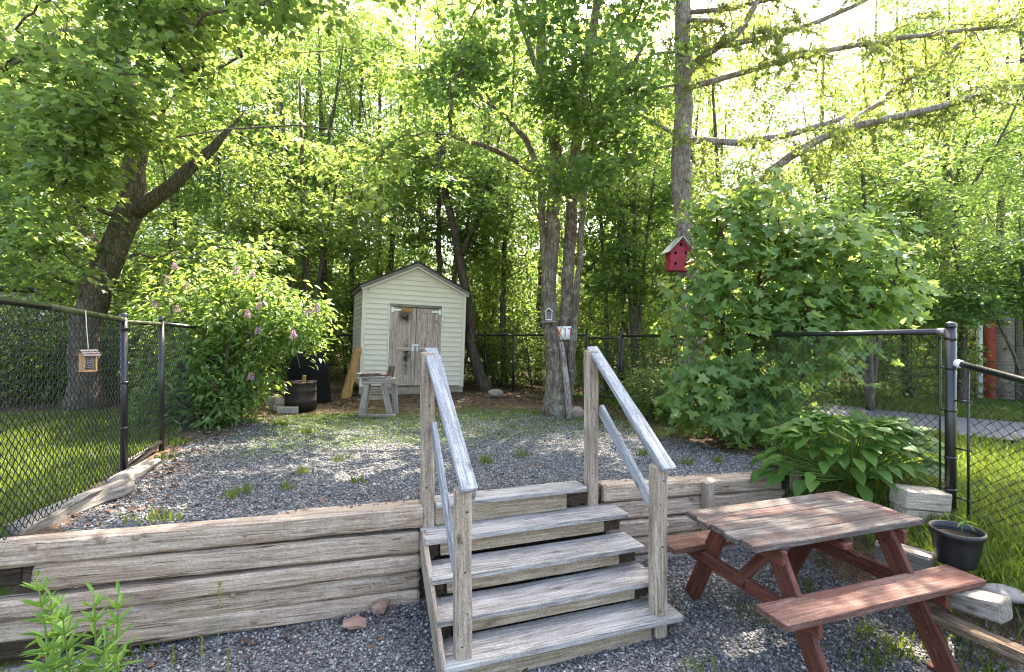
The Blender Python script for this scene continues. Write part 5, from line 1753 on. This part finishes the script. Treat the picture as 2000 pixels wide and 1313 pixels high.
def place(px):
    for lim, w in ((110, 'at the far left edge'), (260, 'behind the big leaning maple'), (420, 'above the left half of the flowering bush'), (560, 'above the right half of the flowering bush'), (690, 'left of the shed roof'),
                   (840, 'straight above the shed'), (990, 'between the shed and the twin maple'), (1130, 'behind the twin maple'), (1290, 'between the twin maple and the conifer'), (1420, 'behind the conifer trunk'),
                   (1560, 'behind the left of the young maple'), (1690, 'behind the right of the young maple'), (1830, 'right of the young maple'), (1940, 'above the lower right fence')):
        if px < lim: return w
    return 'at the far right edge'
used = set()
def plant(pi, x, y, rz, sc, label, group, lean=(0, 0)):
    z = g(x, y)
    if pi not in used:
        used.add(pi)
        r = protos[pi]
        put(r, None, Matrix.Translation((x, y, z)) @ RX(lean[0]) @ RY(lean[1]) @ RZ(rz) @ Matrix.Diagonal((sc[0], sc[0], sc[1], 1)))
        r['label'] = label; r['group'] = group
        return r
    return copy_tree(protos[pi], (x, y, z), rz, sc, label, group, lean)
for (px, Y, pi, s1, s2, rz, lab) in near_trees:
    plant(pi, at(px, 0, Y).x, Y, rz, (s1, s2), lab, 'trees at the edge of the woods')
# the leaning dark trunk right of the shed
ln = base_of(935, 10.9)
tree('leaning_tree', ln, 'dark trunk leaning left over the right side of the shed', 'tree', 'trees at the edge of the woods',
     [[(ln.x + .2, ln.y, ln.z, .13), P4(925, 690, 11, .115), P4(912, 580, 11.1, .10), P4(888, 450, 11.2, .09), P4(868, 370, 11.3, .075), P4(862, 240, 11.4, .05), P4(850, 120, 11.5, .03)],
      [P4(900, 500, 11.15, .06), P4(935, 420, 11.2, .05), P4(960, 330, 11.2, .04), P4(985, 230, 11.2, .02)]],
     [(-1.4, 11.3, 6.4, 1.7, 1.5, 2.2, 90), (-.7, 11.2, 5.0, 1.3, 1.2, 1.0, 40)], KITE, .12, 46, .5, M['bark_dark'], M['leaf_wood'], 301, gap=.3, flare=.2)
def edge_tree(px, Y, label, ells, seed, tops):
    b = base_of(px, Y)
    st_ = []
    for (tpx, tpy, r) in tops:
        e = at(tpx, tpy, Y)
        st_.append([(b.x, b.y, b.z, r), (b.x * .8 + e.x * .2, Y, b.z + (e.z - b.z) * .35, r * .8), (b.x * .4 + e.x * .6, Y, b.z + (e.z - b.z) * .7, r * .55), (e.x, Y, e.z, r * .2)])
    tree('leafy_tree', b, label, 'tree', 'trees at the edge of the woods', st_, ells, LOBED, .088, 62, .42, M['bark_mid'], M['leaf_maple'], seed, gap=.22, flare=.2)
edge_tree(600, 9.9, 'dense leafy tree between the flowering bush and the shed roof', [(-4.0, 9.7, 5.0, 1.6, 1.0, 1.5, 85), (-4.9, 9.6, 3.9, 1.1, .8, .9, 35), (-3.2, 10.3, 4.3, .8, .7, .9, 24)], 311, [(585, 150, .08), (500, 300, .05), (680, 250, .045)])
edge_tree(860, 12.2, 'leafy tree behind the right slope of the shed roof', [(-1.6, 12.0, 5.6, 1.8, 1.0, 1.7, 95), (-.6, 11.9, 4.4, 1.1, .8, .8, 35)], 312, [(850, 120, .09), (960, 260, .05)])
edge_tree(1240, 10.4, 'dark leafy tree filling the space left of the conifer', [(2.4, 10.2, 5.2, 1.1, .9, 1.7, 70), (2.0, 10.2, 3.6, 1.0, .7, .8, 34), (3.2, 9.8, 3.4, .7, .7, .8, 22)], 313, [(1240, 130, .06), (1200, 250, .05), (1290, 240, .045)])
edge_tree(1700, 9.6, 'light leafy tree rising behind the right of the young maple', [(6.6, 9.6, 4.6, 1.7, 1.1, 1.5, 90), (8.0, 9.8, 3.8, 1.1, .9, 1.0, 45), (5.2, 9.4, 3.6, .9, .8, .8, 30)], 314, [(1680, 230, .07), (1800, 330, .05), (1560, 380, .045)])
edge_tree(2010, 9.6, 'low leafy tree hanging over the red corner of the outbuilding', [(9.5, 9.5, 3.1, 1.3, .8, .75, 60), (8.4, 9.7, 2.7, .7, .6, .5, 25)], 315, [(1990, 420, .06), (1900, 540, .04)])
far = []
rf = random.Random(5)
for row, (Y, n) in enumerate(((16.5, 11), (20.5, 11), (26, 11), (34, 10))):
    for i in range(n):
        px = -80 + (2160) * (i + .5 + rf.uniform(-.3, .3)) / n
        yy = Y + rf.uniform(-1.5, 1.5)
        if 1440 < px < 1640 and row < 2: continue       # the gap where the open sky shows
        k = rf.randrange(4)
        s2 = {0: 1.25, 1: 1.5, 2: 1.75, 3: 2.0}[row] * rf.uniform(.9, 1.1)
        if 1400 < px < 1680: s2 *= .55
        plant(k, at(px, 0, yy).x, yy, rf.uniform(0, 6.28), ((1.1 + .2 * row) * rf.uniform(.9, 1.15), s2), ('nearest', 'second row', 'farther', 'farthest')[row] + ' deep forest tree ' + place(px), 'trees deep in the woods')

# undergrowth shrubs along and behind the back fence
shr = []
def shrub_proto(seed, n, r, h):
    rng = np.random.default_rng(seed)
    sk = Skeleton(rng)
    for i in range(4):
        a = rng.uniform(0, 6.28)
        sk.stem([(0, 0, -.03, .018), (.25 * math.cos(a), .25 * math.sin(a), h * .5, .012), (.45 * math.cos(a), .45 * math.sin(a), h * .9, .006)], 5, wob=.01)
    C = np.concatenate([ellipsoid_points((0, 0, h * .55, r, r * .8, h * .5), n, rng, .3)])
    C = C[C[:, 2] > .08]
    sk.grow(C, .01, .05)
    P, D, Nn = spray(C, .27, 26, rng, .3, .6)
    root = thing('undergrowth_shrub', (0, 0, 0), 'x', 'shrub', 'undergrowth shrubs')
    mobj('stems', sk.acc.mesh('stems', M['bark_mid'], (0, 0, 0), True), root, WM[root])
    mobj('foliage', leaf_mesh('foliage', P, D, Nn, .085 * rng.uniform(.7, 1.3, len(P)), KITE, M['leaf_wood'], rng), root, WM[root])
    return root
sps = [shrub_proto(401, 60, .8, 1.2), shrub_proto(402, 70, 1.0, 1.7)]
shrubs = [(120, 8.3, 1, 1.0), (30, 7.6, 0, 1.0), (230, 9.2, 1, 1.1), (310, 10.2, 1, 1.1), (420, 11.0, 1, 1.2), (530, 10.8, 0, 1.3), (640, 12.9, 1, 1.1), (560, 13.2, 1, 1.3), (900, 13.2, 1, 1.1), (975, 12.6, 0, 1.3), (1040, 12.2, 1, 1.0),
          (1110, 11.2, 1, .9), (1180, 10.8, 1, .85), (1290, 9.6, 1, .9), (1275, 8.0, 0, .75), (1330, 7.6, 0, .8), (1345, 9.4, 1, .9), (1395, 6.7, 0, .62), (1480, 7.6, 1, .7), (1520, 6.3, 0, .5), (1700, 10.8, 1, 1.0), (1780, 11.4, 1, 1.1), (1860, 12.0, 1, 1.2), (1640, 11.5, 1, 1.0), (1560, 8.8, 0, .75)]
for (Y_, n_, s_) in ((14.6, 12, 1.7), (18.5, 13, 2.3), (23.5, 13, 3.0)):
    for i in range(n_):
        shrubs.append((-60 + 2120 * (i + .5 + rf.uniform(-.35, .35)) / n_, Y_ + rf.uniform(-1, 1), 1, s_ * rf.uniform(.85, 1.15)))
shrubs += [(60, 8.6, 1, .95), (180, 7.9, 0, 1.0), (-20, 8.2, 1, 1.0), (270, 8.4, 1, .9), (100, 10.6, 1, 1.3)]
su = set()
for i, (px, Y, k, s) in enumerate(shrubs):
    x = at(px, 0, Y).x
    lab = 'low leafy undergrowth shrub at the foot of the woods' if 300 < px < 1250 else ('leafy undergrowth shrub beyond the left fence' if px <= 300 else 'leafy undergrowth shrub along the right fence and lane')
    Mw = Matrix.Translation((x, Y, g(x, Y))) @ RZ(i * 1.3) @ Matrix.Diagonal((s, s, s, 1))
    if k not in su:
        su.add(k); r = sps[k]; put(r, None, Mw)
    else:
        r = link(sps[k].copy()); put(r, None, Mw)
        for ch in sps[k].children:
            c = link(ch.copy()); c.parent = r
    if Y > 13.4:
        r['label'] = ('near' if Y < 16.5 else 'middle' if Y < 21 else 'far') + ' leafy thicket between the trunks ' + place(px); r['group'] = 'thickets in the woods'
        continue
    r['label'] = ('wide ' if k else 'low ') + 'leafy undergrowth shrub ' + (place(px) if Y > 9 else place(px) + (' close to the fence' if Y < 8.3 else ' behind the fence')); r['group'] = 'undergrowth left' if px <= 300 else ('undergrowth at the back' if px < 1250 else 'undergrowth right')

# the far side of the woods reads as one mass of leaves
rw = np.random.default_rng(91)
n = 15000
X = rw.uniform(-58, 58, n); Y = 44 + rw.normal(0, 2.2, n) - .004 * X * X
Z = .4 + (9 + 3 * np.sin(X * .21) + 2 * np.sin(X * .53 + 1) - 5 * np.exp(-((X - 24) / 6) ** 2)) * rw.random(n) ** .9
me = leaf_mesh('distant_woods', np.stack([X, Y, Z], -1), rw.normal(0, 1, (n, 3)) + np.array([0, 0, -.4]), rw.normal(0, .6, (n, 3)) + np.array([0, -.3, 1]), .75 * rw.uniform(.6, 1.3, n), LOBED, M['leaf_wood'], rw)
tag(mobj('distant_woods', me, None, Matrix()), 'far green mass of the woods closing the view', 'woods', kind='stuff')

# ------------------------------------------------------------------ grass, tufts and dead leaves
def blades(name, X, Y, hmin, hmax, rng, label, wid=.006):
    n = len(X)
    Z = gz(X, Y) - .005
    h = rng.uniform(hmin, hmax, n); a = rng.uniform(0, 6.28, n)
    lean = rng.normal(0, .35, (n, 2))
    w = wid * rng.uniform(.6, 1.3, n)
    cx, sx = np.cos(a) * w, np.sin(a) * w
    B = np.stack([X, Y, Z], -1)
    m = B + np.stack([lean[:, 0] * h * .4, lean[:, 1] * h * .4, h * .6], -1)
    t = B + np.stack([lean[:, 0] * h * 1.1, lean[:, 1] * h * 1.1, h * .95], -1)
    S = np.stack([cx, sx, 0 * cx], -1)
    V = np.stack([B - S, B + S, m + S * .7, m - S * .7, t], 1).reshape(-1, 3)
    fl = np.array([0, 1, 2, 3, 3, 2, 4])
    L = (fl[None] + (np.arange(n) * 5)[:, None]).reshape(-1)
    me = npm(name, V, L, np.tile([4, 3], n), M['grass'], np.repeat(rng.random(n), 2))
    return tag(mobj(name, me, None, Matrix()), label, 'grass', kind='stuff')
rg = np.random.default_rng(88)
def wl_left(X, Y):
    u = X * CU + Y * SU
    return grass_w(X, Y) * (u < -1.6)
def wl_right(X, Y):
    u = X * CU + Y * SU
    return grass_w(X, Y) * (u > 3.6)
def wl_patch(X, Y):
    u = X * CU + Y * SU; v = -X * SU + Y * CU
    cl = .5 + .5 * np.sin(5.3 * X + 1.1 * np.sin(3 * Y)) * np.sin(4.9 * Y + np.sin(4 * X))
    return grass_w(X, Y) * (u > -1.6) * (u < 4.6) * cl * 1.0
X, Y = scatter(52000, (-6.5, -1.62, 3.1, 8.5), wl_left, rg)
blades('lawn_grass', X, Y, .03, .09, rg, 'short lawn grass beyond the left fence')
X, Y = scatter(46000, (3.6, 6.5, .5, 5.5), wl_right, rg)
blades('slope_grass', X, Y, .04, .14, rg, 'unmown grass on the slope around the right fence')
X, Y = scatter(30000, (5.0, 12, 1.0, 9.0), wl_right, rg)
blades('verge_grass', X, Y, .05, .16, rg, 'grass verge between the right fence and the lane', .009)
X, Y = scatter(80000, (-1.6, 4.6, 5.0, 9.0), wl_patch, rg)
blades('patchy_grass', X, Y, .012, .038, rg, 'thin patchy grass between the gravel and the shed', .005)
# tufts of weeds in the gravel
tu = []
for (px, py, z, n, s) in ((1480, 1195, .06, 40, .1), (1700, 1290, .04, 60, .09), (1750, 1265, .05, 60, .08), (1835, 1255, .06, 60, .09), (1580, 1140, .08, 20, .06), (1690, 1235, .05, 30, .07), (310, 1255, .1, 50, .08), (250, 1290, .08, 60, .1), (1930, 1215, .3, 90, .14), (1975, 1245, .3, 90, .14), (1380, 1310, .03, 20, .06),
                          (590, 935, .78, 25, .04), (455, 990, .78, 25, .04), (560, 965, .78, 18, .04), (660, 905, .78, 30, .05), (480, 980, .78, 20, .03), (1260, 890, .76, 40, .05), (1340, 905, .74, 40, .05), (1400, 900, .73, 30, .05), (700, 945, .78, 20, .04), (545, 838, .8, 90, .07), (600, 850, .8, 60, .05), (350, 870, .85, 80, .08), (330, 900, .85, 40, .07), (950, 905, .78, 40, .04), (1020, 890, .78, 40, .04)):
    Yp = FPX * (EYE - z) / (py - 656.5)
    xp = (px - 1000) / FPX * Yp
    for _ in range(n):
        tu.append((xp + rg.normal(0, s * .8), Yp + rg.normal(0, s * .8)))
tu = np.array(tu)
blades('weed_tufts', tu[:, 0], tu[:, 1], .03, .11, rg, 'small weed tufts sprouting in the gravel', .007)

def litter(name, X, Y, size, rng, label):
    n = len(X)
    Z = gz(X, Y) + .012
    D = np.stack([rng.normal(0, 1, n), rng.normal(0, 1, n), rng.normal(0, .25, n)], -1)
    Nn = np.stack([rng.normal(0, .35, n), rng.normal(0, .35, n), np.ones(n)], -1)
    me = leaf_mesh(name, np.stack([X, Y, Z], -1), D, Nn, size * rng.uniform(.6, 1.3, n), LOBED, M['dead_leaf'], rng)
    return tag(mobj(name, me, None, Matrix()), label, 'dead leaves', kind='stuff')
def w_low(X, Y):
    v = -X * SU + Y * CU; u = X * CU + Y * SU
    return (.10 + .9 * sstep(3.1, 3.5, v) * (u < .6)) * sstep(3.9, 3.4, u)
X, Y = scatter(1500, (-2.2, 3.8, 1.2, 3.53), w_low, rg)
litter('dead_leaves', X, Y, .038, rg, 'brown dead leaves scattered on the lower gravel')
def w_up(X, Y):
    v = -X * SU + Y * CU; u = X * CU + Y * SU
    return np.clip(.04 + .9 * sstep(-.9, -1.45, u) * (v < 7) + .75 * sstep(7.8, 8.8, v) + .5 * sstep(3.3, 4.2, u) * (v > 4.4), 0, 1)
X, Y = scatter(9000, (-1.6, 4.7, 3.65, 11.5), w_up, rg)
litter('dead_leaves', X, Y, .045, rg, 'brown dead leaves on the terrace edges and at the foot of the woods')

if False:
    print('TRIS', sum(sum(len(p.vertices) - 2 for p in m.polygons) for m in bpy.data.meshes))
